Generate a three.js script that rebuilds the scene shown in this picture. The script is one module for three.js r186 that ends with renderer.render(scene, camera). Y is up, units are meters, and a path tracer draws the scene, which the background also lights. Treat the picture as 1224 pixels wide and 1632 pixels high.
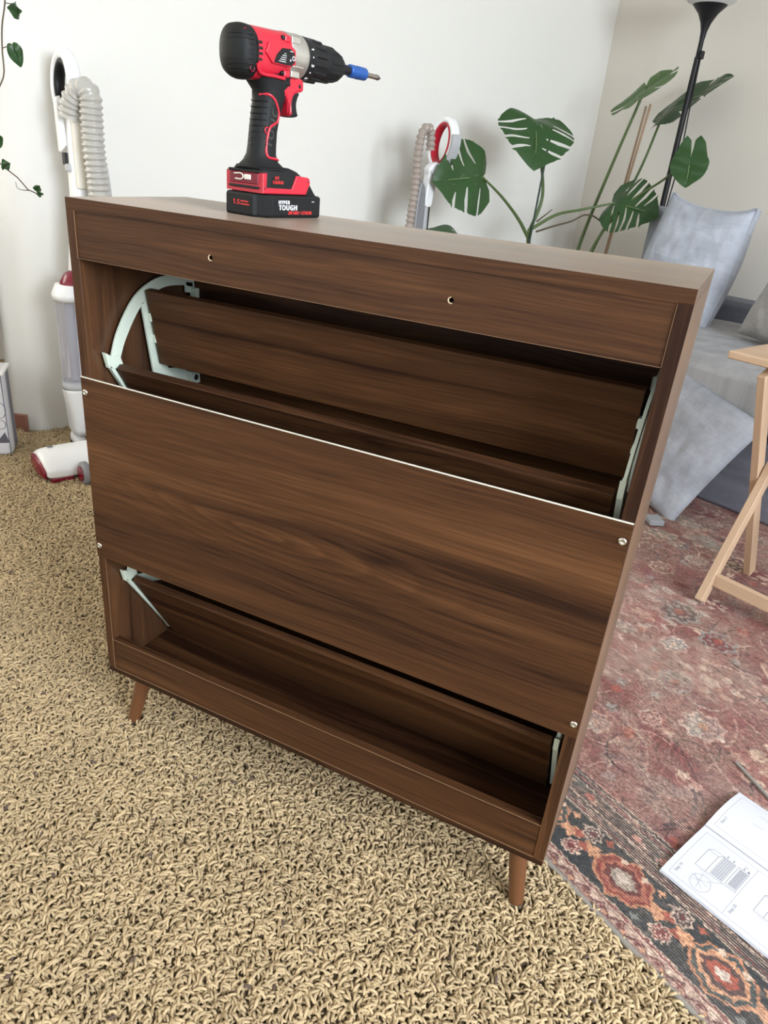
import * as THREE from 'three';
import { RoundedBoxGeometry } from 'three/addons/geometries/RoundedBoxGeometry.js';
import { TessellateModifier } from 'three/addons/modifiers/TessellateModifier.js';
import { RectAreaLightUniformsLib } from 'three/addons/lights/RectAreaLightUniformsLib.js';
import { mergeGeometries, mergeVertices } from 'three/addons/utils/BufferGeometryUtils.js';
import { FontLoader } from 'three/addons/loaders/FontLoader.js';
import { TextGeometry } from 'three/addons/geometries/TextGeometry.js';

// ------------------------------------------------------------------ camera, light, exposure
const scene = new THREE.Scene();
const camera = new THREE.PerspectiveCamera(70.66, 1224 / 1632, 0.02, 60);
camera.position.set(0.8375, 0.9907, 0.7511);
camera.rotation.set(-0.4520, 0.4153, 0.0996, 'YXZ');
const renderer = new THREE.WebGLRenderer({ antialias: true });
renderer.toneMapping = THREE.LinearToneMapping;
renderer.toneMappingExposure = 0.78;
renderer.shadowMap.enabled = true;
scene.background = new THREE.Color(0.75, 0.86, 1.0);
RectAreaLightUniformsLib.init();

// the room stands turned 24 degrees to the cabinet: u runs along the sofa wall, v towards the viewer
const TH = 24 * Math.PI / 180, CT = Math.cos(TH), ST = Math.sin(TH);
const rp = (u, y, v) => new THREE.Vector3(u * CT - v * ST, y, u * ST + v * CT);
function areaLight(color, intensity, w, h, at, to) {
  const l = new THREE.RectAreaLight(color, intensity, w, h);
  l.position.copy(rp(...at)); l.lookAt(rp(...to)); l.name = 'window_or_fill_light'; scene.add(l);
}
areaLight(new THREE.Color(0.83, 0.905, 1.0), 34.0, 1.9, 1.25, [3.52, 1.60, -0.35], [0, 1.6, -0.35]);   // window on the right
areaLight(new THREE.Color(1.0, 0.88, 0.68), 1.1, 2.0, 1.3, [0.2, 1.5, 2.30], [0.2, 1.5, 0]);        // window behind the viewer

areaLight(new THREE.Color(1.0, 0.90, 0.74), 9.0, 1.5, 1.2, [-2.54, 1.55, 1.05], [0, 1.2, 0.6]);   // added warm fill that brightens the left carpet, in an added window

// ------------------------------------------------------------------ helpers
function rng(seed) { let s = seed >>> 0; return () => { s = (s + 0x6D2B79F5) | 0; let t = Math.imul(s ^ (s >>> 15), 1 | s); t = (t + Math.imul(t ^ (t >>> 7), 61 | t)) ^ t; return ((t ^ (t >>> 14)) >>> 0) / 4294967296; }; }
const PERM = new Float32Array(65536); { const r = rng(11); for (let i = 0; i < 65536; i++) PERM[i] = r(); }
const lat = (x, y) => PERM[((x & 255) * 256 + (y & 255)) & 65535];
function noise(x, y) {
  const xi = Math.floor(x), yi = Math.floor(y); let fx = x - xi, fy = y - yi;
  fx = fx * fx * (3 - 2 * fx); fy = fy * fy * (3 - 2 * fy);
  const a = lat(xi, yi), b = lat(xi + 1, yi), c = lat(xi, yi + 1), d = lat(xi + 1, yi + 1);
  return a + (b - a) * fx + (c - a) * fy + (a - b - c + d) * fx * fy;
}
function fbm(x, y, o = 4) { let s = 0, a = 0.5, t = 0; for (let i = 0; i < o; i++) { s += a * noise(x, y); t += a; a *= 0.5; x = x * 2.03 + 17.1; y = y * 2.03 + 5.7; } return s / t; }
const mix = (a, b, t) => a + (b - a) * t, clamp = (x, a = 0, b = 1) => Math.min(b, Math.max(a, x));
const sstep = (a, b, x) => { const t = clamp((x - a) / (b - a)); return t * t * (3 - 2 * t); };
const V3 = (x, y, z) => new THREE.Vector3(x, y, z);
const std = (color, roughness = 0.6, o = {}) => new THREE.MeshStandardMaterial({ color, roughness, ...o });
const phys = (color, roughness = 0.6, o = {}) => new THREE.MeshPhysicalMaterial({ color, roughness, ...o });
const lin = (r, g, b) => new THREE.Color(r, g, b);

const used = new Map();
function numbered(n) { const k = used.get(n) || 0; used.set(n, k + 1); return k ? `${n}_${String(k).padStart(3, '0')}` : n; }
function tag(o, label, category, group) { o.userData.label = label; o.userData.category = category; if (group) o.userData.group = group; return o; }
const BASE = new WeakMap();
// a thing in room axes: its parts are given in room coordinates (u, y, v)
function rthing(name, base, label, category, group) {
  const g = new THREE.Group(); g.name = numbered(name); g.position.copy(rp(...base)); g.rotation.y = -TH;
  BASE.set(g, base); scene.add(g); return tag(g, label, category, group);
}
function thing(name, at, turn, label, category, group) {
  const g = new THREE.Group(); g.name = numbered(name); g.position.copy(at); g.rotation.y = turn; scene.add(g); return tag(g, label, category, group);
}
function part(name, geo, mat, parent, label) {
  const b = BASE.get(parent); if (b) geo.translate(-b[0], -b[1], -b[2]);
  const m = new THREE.Mesh(geo, mat); m.name = name; m.castShadow = m.receiveShadow = true;
  if (label) m.userData.label = label;
  if (b) BASE.set(m, b);
  parent.add(m); return m;
}
function struct(name, geo, mat, inRoom = true) {
  const m = new THREE.Mesh(geo, mat); m.name = name; m.userData.kind = 'structure'; m.castShadow = m.receiveShadow = true;
  if (inRoom) m.rotation.y = -TH; scene.add(m); return m;
}
function merge(list) {
  return mergeGeometries(list.map(g => { const n = g.index ? g.toNonIndexed() : g; for (const k of Object.keys(n.attributes)) if (!['position', 'normal', 'uv'].includes(k)) n.deleteAttribute(k); return n; }));
}
function box(w, h, d, x, y, z, r = 0) {
  const g = r > 0 ? new RoundedBoxGeometry(w, h, d, 3, Math.min(r, w / 2.01, h / 2.01, d / 2.01)) : new THREE.BoxGeometry(w, h, d);
  g.translate(x, y, z); return g;
}
function cyl(r1, r2, h, x, y, z, seg = 24) { const g = new THREE.CylinderGeometry(r1, r2, h, seg); g.translate(x, y, z); return g; }
function rod(a, b, r1, r2 = r1, seg = 16) {      // a cylinder from a to b
  const d = b.clone().sub(a), g = new THREE.CylinderGeometry(r2, r1, d.length(), seg);
  g.translate(0, d.length() / 2, 0);
  g.applyQuaternion(new THREE.Quaternion().setFromUnitVectors(V3(0, 1, 0), d.normalize())); g.translate(a.x, a.y, a.z); return g;
}
function bar(a, b, w, t, side) {                 // a rectangular bar from a to b; side: direction of its width
  const d = b.clone().sub(a), L = d.length(); d.normalize();
  const x = side.clone().addScaledVector(d, -side.dot(d)).normalize(), z = x.clone().cross(d);
  const g = new RoundedBoxGeometry(w, L, t, 2, 0.002);
  g.applyMatrix4(new THREE.Matrix4().makeBasis(x, d, z)); const m = a.clone().add(b).multiplyScalar(0.5); g.translate(m.x, m.y, m.z); return g;
}
const curve = pts => new THREE.CatmullRomCurve3(pts.map(p => p.isVector3 ? p : V3(...p)));
function tube(pts, r, seg = 40, rad = 10) { return new THREE.TubeGeometry(curve(pts), seg, r, rad); }
// a tube whose radius follows rf(t), with closed ends
function varTube(pts, rf, seg = 60, rad = 16) {
  const c = curve(pts), fr = c.computeFrenetFrames(seg, false), pos = [], uv = [], idx = [];
  for (let i = 0; i <= seg; i++) {
    const p = c.getPointAt(i / seg), r = rf(i / seg);
    for (let j = 0; j <= rad; j++) {
      const a = j / rad * Math.PI * 2, n = fr.normals[i].clone().multiplyScalar(Math.cos(a)).addScaledVector(fr.binormals[i], Math.sin(a));
      pos.push(p.x + n.x * r, p.y + n.y * r, p.z + n.z * r); uv.push(i / seg, j / rad);
    }
  }
  for (let i = 0; i < seg; i++) for (let j = 0; j < rad; j++) { const a = i * (rad + 1) + j, b = a + rad + 1; idx.push(a, b, a + 1, b, b + 1, a + 1); }
  const g = new THREE.BufferGeometry(); g.setAttribute('position', new THREE.Float32BufferAttribute(pos, 3)); g.setAttribute('uv', new THREE.Float32BufferAttribute(uv, 2)); g.setIndex(idx); g.computeVertexNormals(); return g;
}
// loft through superellipse rings along x (axis 'x') or y
function loft(axis, secs, n = 40) {              // sec: [along, centre of the second axis, half size there, half size in z, exponent]
  const pos = [], uv = [], idx = [];
  const P = (s, a) => { const e = 2 / (s[4] || 2), c = Math.cos(a), q = Math.sin(a); const A = s[1] + s[2] * Math.sign(q) * Math.abs(q) ** e, Z = (s[5] || 0) + s[3] * Math.sign(c) * Math.abs(c) ** e; return axis === 'x' ? [s[0], A, Z] : [A, s[0], Z]; };
  secs.forEach((s, i) => { for (let j = 0; j <= n; j++) { pos.push(...P(s, j / n * Math.PI * 2)); uv.push(i / secs.length, j / n); } });
  for (let i = 0; i < secs.length - 1; i++) for (let j = 0; j < n; j++) { const a = i * (n + 1) + j, b = a + n + 1; axis === 'x' ? idx.push(a, a + 1, b, b, a + 1, b + 1) : idx.push(a, b, a + 1, b, b + 1, a + 1); }
  for (const [i, f] of [[0, axis === 'x'], [secs.length - 1, axis !== 'x']]) {
    const s = secs[i], c = pos.length / 3; pos.push(...(axis === 'x' ? [s[0], s[1], s[5] || 0] : [s[1], s[0], s[5] || 0])); uv.push(0, 0);
    for (let j = 0; j < n; j++) { const a = i * (n + 1) + j; f ? idx.push(c, a + 1, a) : idx.push(c, a, a + 1); }
  }
  const g = new THREE.BufferGeometry(); g.setAttribute('position', new THREE.Float32BufferAttribute(pos, 3)); g.setAttribute('uv', new THREE.Float32BufferAttribute(uv, 2)); g.setIndex(idx); g.computeVertexNormals(); return g;
}
function poly(pts, depth, bevel = 0, holes = []) {   // outline in (x, y), extruded and centred on z = 0
  const s = new THREE.Shape(pts.map(p => new THREE.Vector2(p[0], p[1])));
  for (const h of holes) s.holes.push(new THREE.Path(h.map(p => new THREE.Vector2(p[0], p[1]))));
  const d = Math.max(depth - 2 * bevel, 1e-4);
  const g = new THREE.ExtrudeGeometry(s, { depth: d, bevelEnabled: bevel > 0, bevelSize: bevel, bevelThickness: bevel, bevelOffset: -bevel, bevelSegments: 2, curveSegments: 12 });
  g.translate(0, 0, -d / 2); return g;
}
// outline given as (v, y) in the room, extruded along u about u0
function polyVY(pts, u0, depth, bevel = 0, holes = []) {
  const g = poly(pts, depth, bevel, holes); g.applyMatrix4(new THREE.Matrix4().makeBasis(V3(0, 0, 1), V3(0, 1, 0), V3(-1, 0, 0))); g.translate(u0, 0, 0); return g;
}
function smooth(pts, n = 60, closed = true) { return new THREE.CatmullRomCurve3(pts.map(p => V3(p[0], p[1], 0)), closed).getPoints(n).slice(0, closed ? n : n + 1).map(p => [p.x, p.y]); }
function dataTex(w, h, f, srgb, repeat = THREE.RepeatWrapping) {
  const a = new Uint8Array(w * h * 4), o = [0, 0, 0];
  for (let y = 0; y < h; y++) for (let x = 0; x < w; x++) { f(x, y, o); const k = (y * w + x) * 4; a[k] = clamp(o[0]) * 255; a[k + 1] = clamp(o[1]) * 255; a[k + 2] = clamp(o[2]) * 255; a[k + 3] = 255; }
  const t = new THREE.DataTexture(a, w, h); t.wrapS = t.wrapT = repeat; t.magFilter = THREE.LinearFilter; t.minFilter = THREE.LinearMipmapLinearFilter; if (srgb) t.colorSpace = THREE.SRGBColorSpace; t.needsUpdate = true; return t;
}
const s2 = x => x <= 0.0031308 ? 12.92 * x : 1.055 * x ** (1 / 2.4) - 0.055;

// ------------------------------------------------------------------ surfaces
// walnut print: u = 1.2 m along the grain, v = 0.6 m across
const WA = [0.023, 0.0088, 0.0046], WB = [0.074, 0.0315, 0.0128], WC = [0.140, 0.061, 0.0245];
const walnutTex = dataTex(2048, 1024, (x, y, o) => {
  const U = x / 2048 * 1.2, V = y / 1024 * 0.6;
  const w = V + 0.022 * (fbm(U * 2.2 + 3, V * 5, 3) - 0.5) + 0.012 * (fbm(U * 5, V * 12 + 9, 2) - 0.5);
  const band = fbm(U * 0.7 + 1, w * 16 + 4, 3), streak = fbm(U * 2.1 + 9, w * 75, 3), fib = fbm(U * 16, w * 620, 2);
  const dx = (U - 0.52) / 7, dy = w - 0.30 - 0.016 * Math.sin(U * 6 + 1), rr = Math.sqrt(dx * dx + dy * dy) + 0.004 * fbm(U * 6, V * 30, 2);
  const saw = (rr * 105) % 1, cath = (saw < 0.8 ? saw / 0.8 : (1 - saw) / 0.2) - 0.5, area = Math.exp(-(dy * dy) / 0.0042) * Math.exp(-((U - 0.52) ** 2) / 0.07);
  const lines = Math.abs(((w * 150 + 3 * band) % 1) - 0.5) - 0.25;
  const dark = sstep(0.60, 0.72, fbm(U * 0.9 + 40, w * 30 + 31, 4));
  let k = 0.47 + 1.15 * (band - 0.5) + 0.55 * (streak - 0.5) + 0.46 * (fib - 0.5) + 0.30 * cath * area + 0.16 * lines * (1 - area) - 0.34 * dark;
  const kn = Math.hypot((U - 0.71) / 0.030, (V - 0.31) / 0.009); k -= 0.28 * Math.exp(-kn * kn);
  k = clamp(k);
  for (let i = 0; i < 3; i++) o[i] = s2(k < 0.5 ? mix(WA[i], WB[i], k * 2) : mix(WB[i], WC[i], k * 2 - 1));
}, true, THREE.MirroredRepeatWrapping);
const walnutBump = dataTex(1024, 512, (x, y, o) => { const U = x / 1024 * 1.2, V = y / 512 * 0.6; o[0] = o[1] = o[2] = 0.5 + 0.6 * (fbm(U * 14, V * 420, 2) - 0.5); }, false, THREE.MirroredRepeatWrapping);
const walnut = phys(0xffffff, 0.45, { map: walnutTex, bumpMap: walnutBump, bumpScale: 0.00010, specularIntensity: 0.35 });
const walnutTop = phys(0xffffff, 0.36, { map: walnutTex, bumpMap: walnutBump, bumpScale: 0.00003, ior: 1.65, sheen: 0.75, sheenRoughness: 0.27, sheenColor: lin(1.0, 0.80, 0.60) });
// box-projected uv in metres with the grain along one axis
function grainUV(g, axis, ou = 0, ov = 0) {
  const p = g.attributes.position, n = g.attributes.normal, uv = new Float32Array(p.count * 2);
  for (let i = 0; i < p.count; i++) {
    const c = [p.getX(i), p.getY(i), p.getZ(i)], m = [Math.abs(n.getX(i)), Math.abs(n.getY(i)), Math.abs(n.getZ(i))];
    const d = m.indexOf(Math.max(...m)), rest = [0, 1, 2].filter(k => k !== d);
    let a = axis, b = rest.find(k => k !== axis); if (d === axis) { a = rest[0]; b = rest[1]; }
    uv[2 * i] = (c[a] + ou) / 1.2; uv[2 * i + 1] = (c[b] + ov) / 0.6;
  }
  g.setAttribute('uv', new THREE.BufferAttribute(uv, 2)); return g;
}
let boardCount = 0;
function board(w, h, d, x, y, z, axis = 0, r = 0.0012, at = null) { boardCount++; const g = box(w, h, d, 0, 0, 0, r); at ? grainUV(g, axis, ...at) : grainUV(g, axis, 0.6 + 0.37 * boardCount, 0.3 + 0.23 * boardCount); g.translate(x, y, z); return g; }
function fabricTex(seed, scale) { return dataTex(512, 512, (x, y, o) => { const v = 0.5 + 0.35 * (fbm(x / 512 * scale, y / 512 * scale * 1.2 + seed, 3) - 0.5) + 0.3 * (((x >> 1) + (y >> 1)) % 2 - 0.5) * noise(x / 2, y / 2); o[0] = o[1] = o[2] = v; }, false); }
const weave = fabricTex(3, 90); weave.repeat.set(2, 2);
const mottle = dataTex(512, 512, (x, y, o) => { const v = 0.86 + 0.22 * (fbm(x / 60, y / 60, 5) - 0.5) + 0.05 * (fbm(x / 3, y / 24, 2) - 0.5) + 0.05 * (fbm(x / 24, y / 3, 2) - 0.5); o[0] = o[1] = v; o[2] = v * 1.0; }, true);
const linen = (r, g, b) => phys(lin(r, g, b), 0.92, { map: mottle, bumpMap: weave, bumpScale: 0.0006, sheen: 0.25, sheenRoughness: 0.6, sheenColor: lin(0.6, 0.62, 0.68) });
const M = {
  plaster: std(lin(0.765, 0.75, 0.70), 0.9, { bumpMap: dataTex(512, 512, (x, y, o) => { o[0] = o[1] = o[2] = fbm(x / 9, y / 9, 4); }, false), bumpScale: 0.0004 }),
  plasterShaded: std(lin(0.66, 0.615, 0.54), 0.9), ceiling: std(lin(0.78, 0.77, 0.74), 0.95), white: std(lin(0.80, 0.80, 0.79), 0.35), whiteGloss: phys(lin(0.82, 0.82, 0.82), 0.22, { clearcoat: 0.4 }),
  cream: std(lin(0.76, 0.72, 0.62), 0.5), bracket: phys(lin(0.58, 0.64, 0.54), 0.42), zinc: std(lin(0.62, 0.60, 0.55), 0.28, { metalness: 1 }), hole: std(lin(0.01, 0.008, 0.006), 0.9), chip: std(lin(0.55, 0.42, 0.28), 0.9),
  legWood: phys(0xffffff, 0.38, { color: lin(0.125, 0.048, 0.018), clearcoat: 0.2, clearcoatRoughness: 0.3 }),
  black: phys(lin(0.011, 0.011, 0.012), 0.42, { specularIntensity: 0.5 }), rubber: phys(lin(0.010, 0.0105, 0.0105), 0.6, { specularIntensity: 0.45 }), blackGloss: phys(lin(0.01, 0.012, 0.013), 0.12, { clearcoat: 0.6 }),
  red: phys(lin(0.50, 0.013, 0.032), 0.38, { clearcoat: 0.15 }), darkRed: phys(lin(0.17, 0.006, 0.02), 0.25), silver: std(lin(0.66, 0.64, 0.60), 0.34, { metalness: 0.9 }), steel: std(lin(0.46, 0.42, 0.38), 0.3, { metalness: 1 }), blue: phys(lin(0.025, 0.10, 0.36), 0.35, { metalness: 0.35 }),
  textWhite: std(lin(0.85, 0.85, 0.85), 0.6), textRed: std(lin(0.65, 0.03, 0.03), 0.6), emboss: std(lin(0.03, 0.034, 0.03), 0.35),
  grey: std(lin(0.20, 0.20, 0.21), 0.4), lightGrey: std(lin(0.42, 0.43, 0.44), 0.4), hose: phys(lin(0.60, 0.585, 0.54), 0.25, { transmission: 0.35, thickness: 0, clearcoat: 0.4 }), greyHose: phys(lin(0.32, 0.27, 0.235), 0.35),
  clear: phys(lin(0.93, 0.93, 0.96), 0.06, { transmission: 0.92, thickness: 0, ior: 1.45 }), paper: std(lin(0.60, 0.60, 0.63), 0.8),
  leaf: phys(lin(0.028, 0.072, 0.021), 0.36, { side: THREE.DoubleSide, specularIntensity: 0.6 }), leafPale: phys(lin(0.07, 0.145, 0.035), 0.42, { side: THREE.DoubleSide, transmission: 0.12, thickness: 0 }), stem: std(lin(0.085, 0.13, 0.04), 0.5), vein: std(lin(0.16, 0.24, 0.09), 0.5), twig: std(lin(0.10, 0.075, 0.045), 0.8), stake: std(lin(0.30, 0.19, 0.11), 0.7), greenStake: std(lin(0.014, 0.035, 0.02), 0.5),
  pot: std(lin(0.55, 0.52, 0.48), 0.6), soil: std(lin(0.03, 0.02, 0.013), 1), pine: null,
};
M.pine = std(0xffffff, 0.5, { map: dataTex(512, 256, (x, y, o) => { const U = x / 512, V = y / 256, k = clamp(0.5 + 0.9 * (fbm(U * 2, V * 22, 3) - 0.5) + 0.3 * (fbm(U * 12, V * 160, 2) - 0.5)); o[0] = s2(mix(0.43, 0.57, k)); o[1] = s2(mix(0.285, 0.40, k)); o[2] = s2(mix(0.18, 0.265, k)); }, true, THREE.MirroredRepeatWrapping) });

// ------------------------------------------------------------------ setting
const FL = -0.006;                                     // the carpet's backing; the pile stands up from it to about y = 0
const floorBump = dataTex(512, 512, (x, y, o) => { o[0] = o[1] = o[2] = fbm(x / 6, y / 6, 3); }, false);
const floorTex = dataTex(512, 512, (x, y, o) => { const k = 0.72 + 0.7 * (fbm(x / 5, y / 5, 3) - 0.5); o[0] = s2(0.36 * k); o[1] = s2(0.27 * k); o[2] = s2(0.155 * k); }, true);
for (const t of [floorBump, floorTex]) t.repeat.set(12, 12);
struct('floor', box(6.6, 0.1, 6.4, 0.5, FL - 0.05, -0.4), std(0xffffff, 1, { map: floorTex, bumpMap: floorBump, bumpScale: 0.006 }));
struct('ceiling', box(6.6, 0.1, 6.4, 0.5, 2.49, -0.4), M.ceiling);
{ // main wall, its free end rounded and cut back at an angle
  const s = new THREE.Shape(); s.moveTo(-1.57, 3.4); s.lineTo(-1.57, 0.415); s.quadraticCurveTo(-1.57, 0.370, -1.602, 0.338); s.lineTo(-1.636, 0.304); s.quadraticCurveTo(-1.65, 0.288, -1.672, 0.288); s.lineTo(-1.70, 0.288); s.lineTo(-1.70, 3.4);
  const g = new THREE.ExtrudeGeometry(s, { depth: 2.46, bevelEnabled: false, curveSegments: 16 }); g.rotateX(-Math.PI / 2); g.translate(0, FL - 0.005, 0); struct('wall_main', g, M.plaster);
}
struct('wall_sofa', box(6.0, 2.46, 0.12, 0.7, 1.22, -3.345), M.plasterShaded);  // same paint as the main wall; its dimmer light is put into the colour
function windowUnit(name, w, h, y) {                  // frame, mullion, pane about the origin, facing +z
  const g = new THREE.Group(); g.name = name; g.userData.kind = 'structure';
  const f = (W, H, X, Y) => box(W, H, 0.06, X, Y, 0, 0.004);
  part('frame', merge([f(w, 0.05, 0, y - h / 2 + 0.025), f(w, 0.05, 0, y + h / 2 - 0.025), f(0.05, h, -w / 2 + 0.025, y), f(0.05, h, w / 2 - 0.025, y)]), M.white, g);
  part('mullion', f(0.04, h - 0.1, 0, y), M.white, g);
  for (const s of [-1, 1]) part('pane', box(w / 2 - 0.07, h - 0.1, 0.006, s * (w / 4 - 0.01), y, -0.02), std(lin(0.8, 0.86, 0.95), 0.4, { emissive: lin(0.75, 0.87, 1.0), emissiveIntensity: 1.6 }), g);
  scene.add(g); return g;
}
{
  // the opening is centred on v = -0.55
  const g2 = poly([[-2.85, -0.01], [3.05, -0.01], [3.05, 2.45], [-2.85, 2.45]], 0.12, 0, [[[-1, 0.95], [-1, 2.25], [1, 2.25], [1, 0.95]]]);
  g2.rotateY(-Math.PI / 2); g2.translate(3.66, 0, -0.35); struct('wall_window', g2, M.plaster);
  const w = windowUnit('window_1', 2.0, 1.3, 1.6); w.position.copy(rp(3.66, 0, -0.35)); w.rotation.y = -TH - Math.PI / 2;
  const g4 = poly([[-3.5, -0.01], [2.7, -0.01], [2.7, 2.45], [-3.5, 2.45]], 0.12, 0, [[[0.25, 0.90], [0.25, 2.2], [1.85, 2.2], [1.85, 0.90]]]); g4.rotateY(-Math.PI / 2); g4.translate(-2.66, 0, 0); struct('wall_side', g4, M.plaster);
  const w3 = windowUnit('added_window_3', 1.6, 1.3, 1.55); w3.position.copy(rp(-2.66, 0, 1.05)); w3.rotation.y = -TH + Math.PI / 2;  // added window that goes with the fill light at the left
  const g3 = poly([[-2.9, -0.01], [3.6, -0.01], [3.6, 2.45], [-2.9, 2.45]], 0.12, 0, [[[-0.9, 0.8], [-0.9, 2.2], [1.3, 2.2], [1.3, 0.8]]]);
  g3.translate(0, 0, 2.44); struct('wall_viewer', g3, M.plaster);
  const w2 = windowUnit('window_2', 2.2, 1.4, 1.5); w2.position.copy(rp(0.2, 0, 2.44)); w2.rotation.y = -TH + Math.PI;
}
{ // short length of reddish wooden baseboard at the foot of the wall's free end
  const g = box(0.072, 0.062, 0.014, 0, 0.026, 0, 0.003); g.rotateY(-Math.PI / 4); g.rotateY(Math.PI / 2); g.translate(-1.628, 0, -0.288);
  struct('baseboard_end', g, std(lin(0.30, 0.13, 0.09), 0.5));
}

// carpet pile: bent strands of yarn, denser than anyone could count
const P0 = V3(0.798, 0, -0.123), E1 = V3(0.875, 0, 0.484).normalize(), E2 = V3(0.484, 0, -0.875).normalize();
{
  const strand = k => {
    const c = k ? [[0, -0.004, 0], [0.0008, 0.004, 0.001], [-0.0005, 0.0085, 0.0045], [0.0012, 0.0075, 0.0095]] : [[0, -0.004, 0], [0, 0.0035, -0.001], [0.001, 0.0085, 0.0015], [0, 0.0105, 0.006], [-0.001, 0.008, 0.0105]];
    return varTube(c, t => 0.00175 * (t > 0.9 ? 0.55 : t < 0.1 ? 0.9 : 1), 6, 5);
  };
  camera.updateMatrixWorld(); camera.updateProjectionMatrix();
  const r = rng(5), list = [], q = new THREE.Vector3(), d = new THREE.Vector3(), inv = camera.matrixWorldInverse.copy(camera.matrixWorld).invert();
  const step = 0.0047;
  for (let x = -1.75; x < 1.25; x += step) for (let z = -1.35; z < 0.75; z += step) {
    const X = x + (r() - 0.5) * step * 1.1, Z = z + (r() - 0.5) * step * 1.1, k0 = r(), k1 = r(), k2 = r(), k3 = r();
    q.set(X, 0, Z); d.copy(q).sub(P0); const s = d.dot(E1), t = d.dot(E2);
    if (t > -0.004 && s > -1.305) continue;                      // under the rug
    const u = X * CT + Z * ST, v = -X * ST + Z * CT;
    if (u < -1.563 && v < -0.29) continue; if (u < -2.55) continue; if (u - v < -1.335 && u < -1.56 && v < -0.27) continue;
    q.applyMatrix4(inv); if (q.z > -0.05) continue;
    const px = 612 + 1151 * q.x / -q.z, py = 816 - 1151 * q.y / -q.z;
    if (px < -90 || px > 1320 || py > 1730 || py < 560) continue;
    if ([[0.0245, -0.025], [0.7755, -0.025], [0.0245, -0.2145]].some(([a, b]) => (X - a) ** 2 + (Z - b) ** 2 < 0.00022)) continue;   // pressed flat under the cabinet's feet
    list.push([X, Z, k0, k1, k2, k3]);
  }
  console.log('strands', list.length);
  const g = thing('carpet_pile', V3(0, 0, 0), 0, 'beige shag carpet of short bent yarn covering the whole floor', 'carpet'); g.userData.kind = 'stuff';
  const mat = std(0xffffff, 0.95), m4 = new THREE.Matrix4(), qt = new THREE.Quaternion(), e = new THREE.Euler(), col = new THREE.Color();
  for (let k = 0; k < 2; k++) {
    const part_ = list.filter((_, i) => i % 2 === k), im = new THREE.InstancedMesh(strand(k), mat, part_.length); im.name = 'yarn'; im.userData.kind = 'stuff'; im.castShadow = im.receiveShadow = true;
    part_.forEach(([x, z, a, b, c, f], i) => {
      e.set((b - 0.5) * 0.7, a * Math.PI * 2, (c - 0.5) * 0.7, 'YXZ'); qt.setFromEuler(e); const sc = 0.85 + 0.45 * f;
      m4.compose(V3(x, FL + 0.003 * b + 0.004 * (fbm(x * 14, z * 14, 2) - 0.5), z), qt, V3(sc, sc * (0.8 + 0.3 * c), sc)); im.setMatrixAt(i, m4);
      const tone = 0.82 + 0.34 * f * b + 0.22 * (fbm(x * 9 + 50, z * 9, 2) - 0.5), fleck = a * 997 % 1 < 0.006;
      if (fleck) col.setRGB(0.10, 0.065, 0.05); else col.setRGB(0.475 * tone, 0.355 * tone, 0.203 * tone); im.setColorAt(i, col);
    });
    g.add(im);
  }
}

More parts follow.
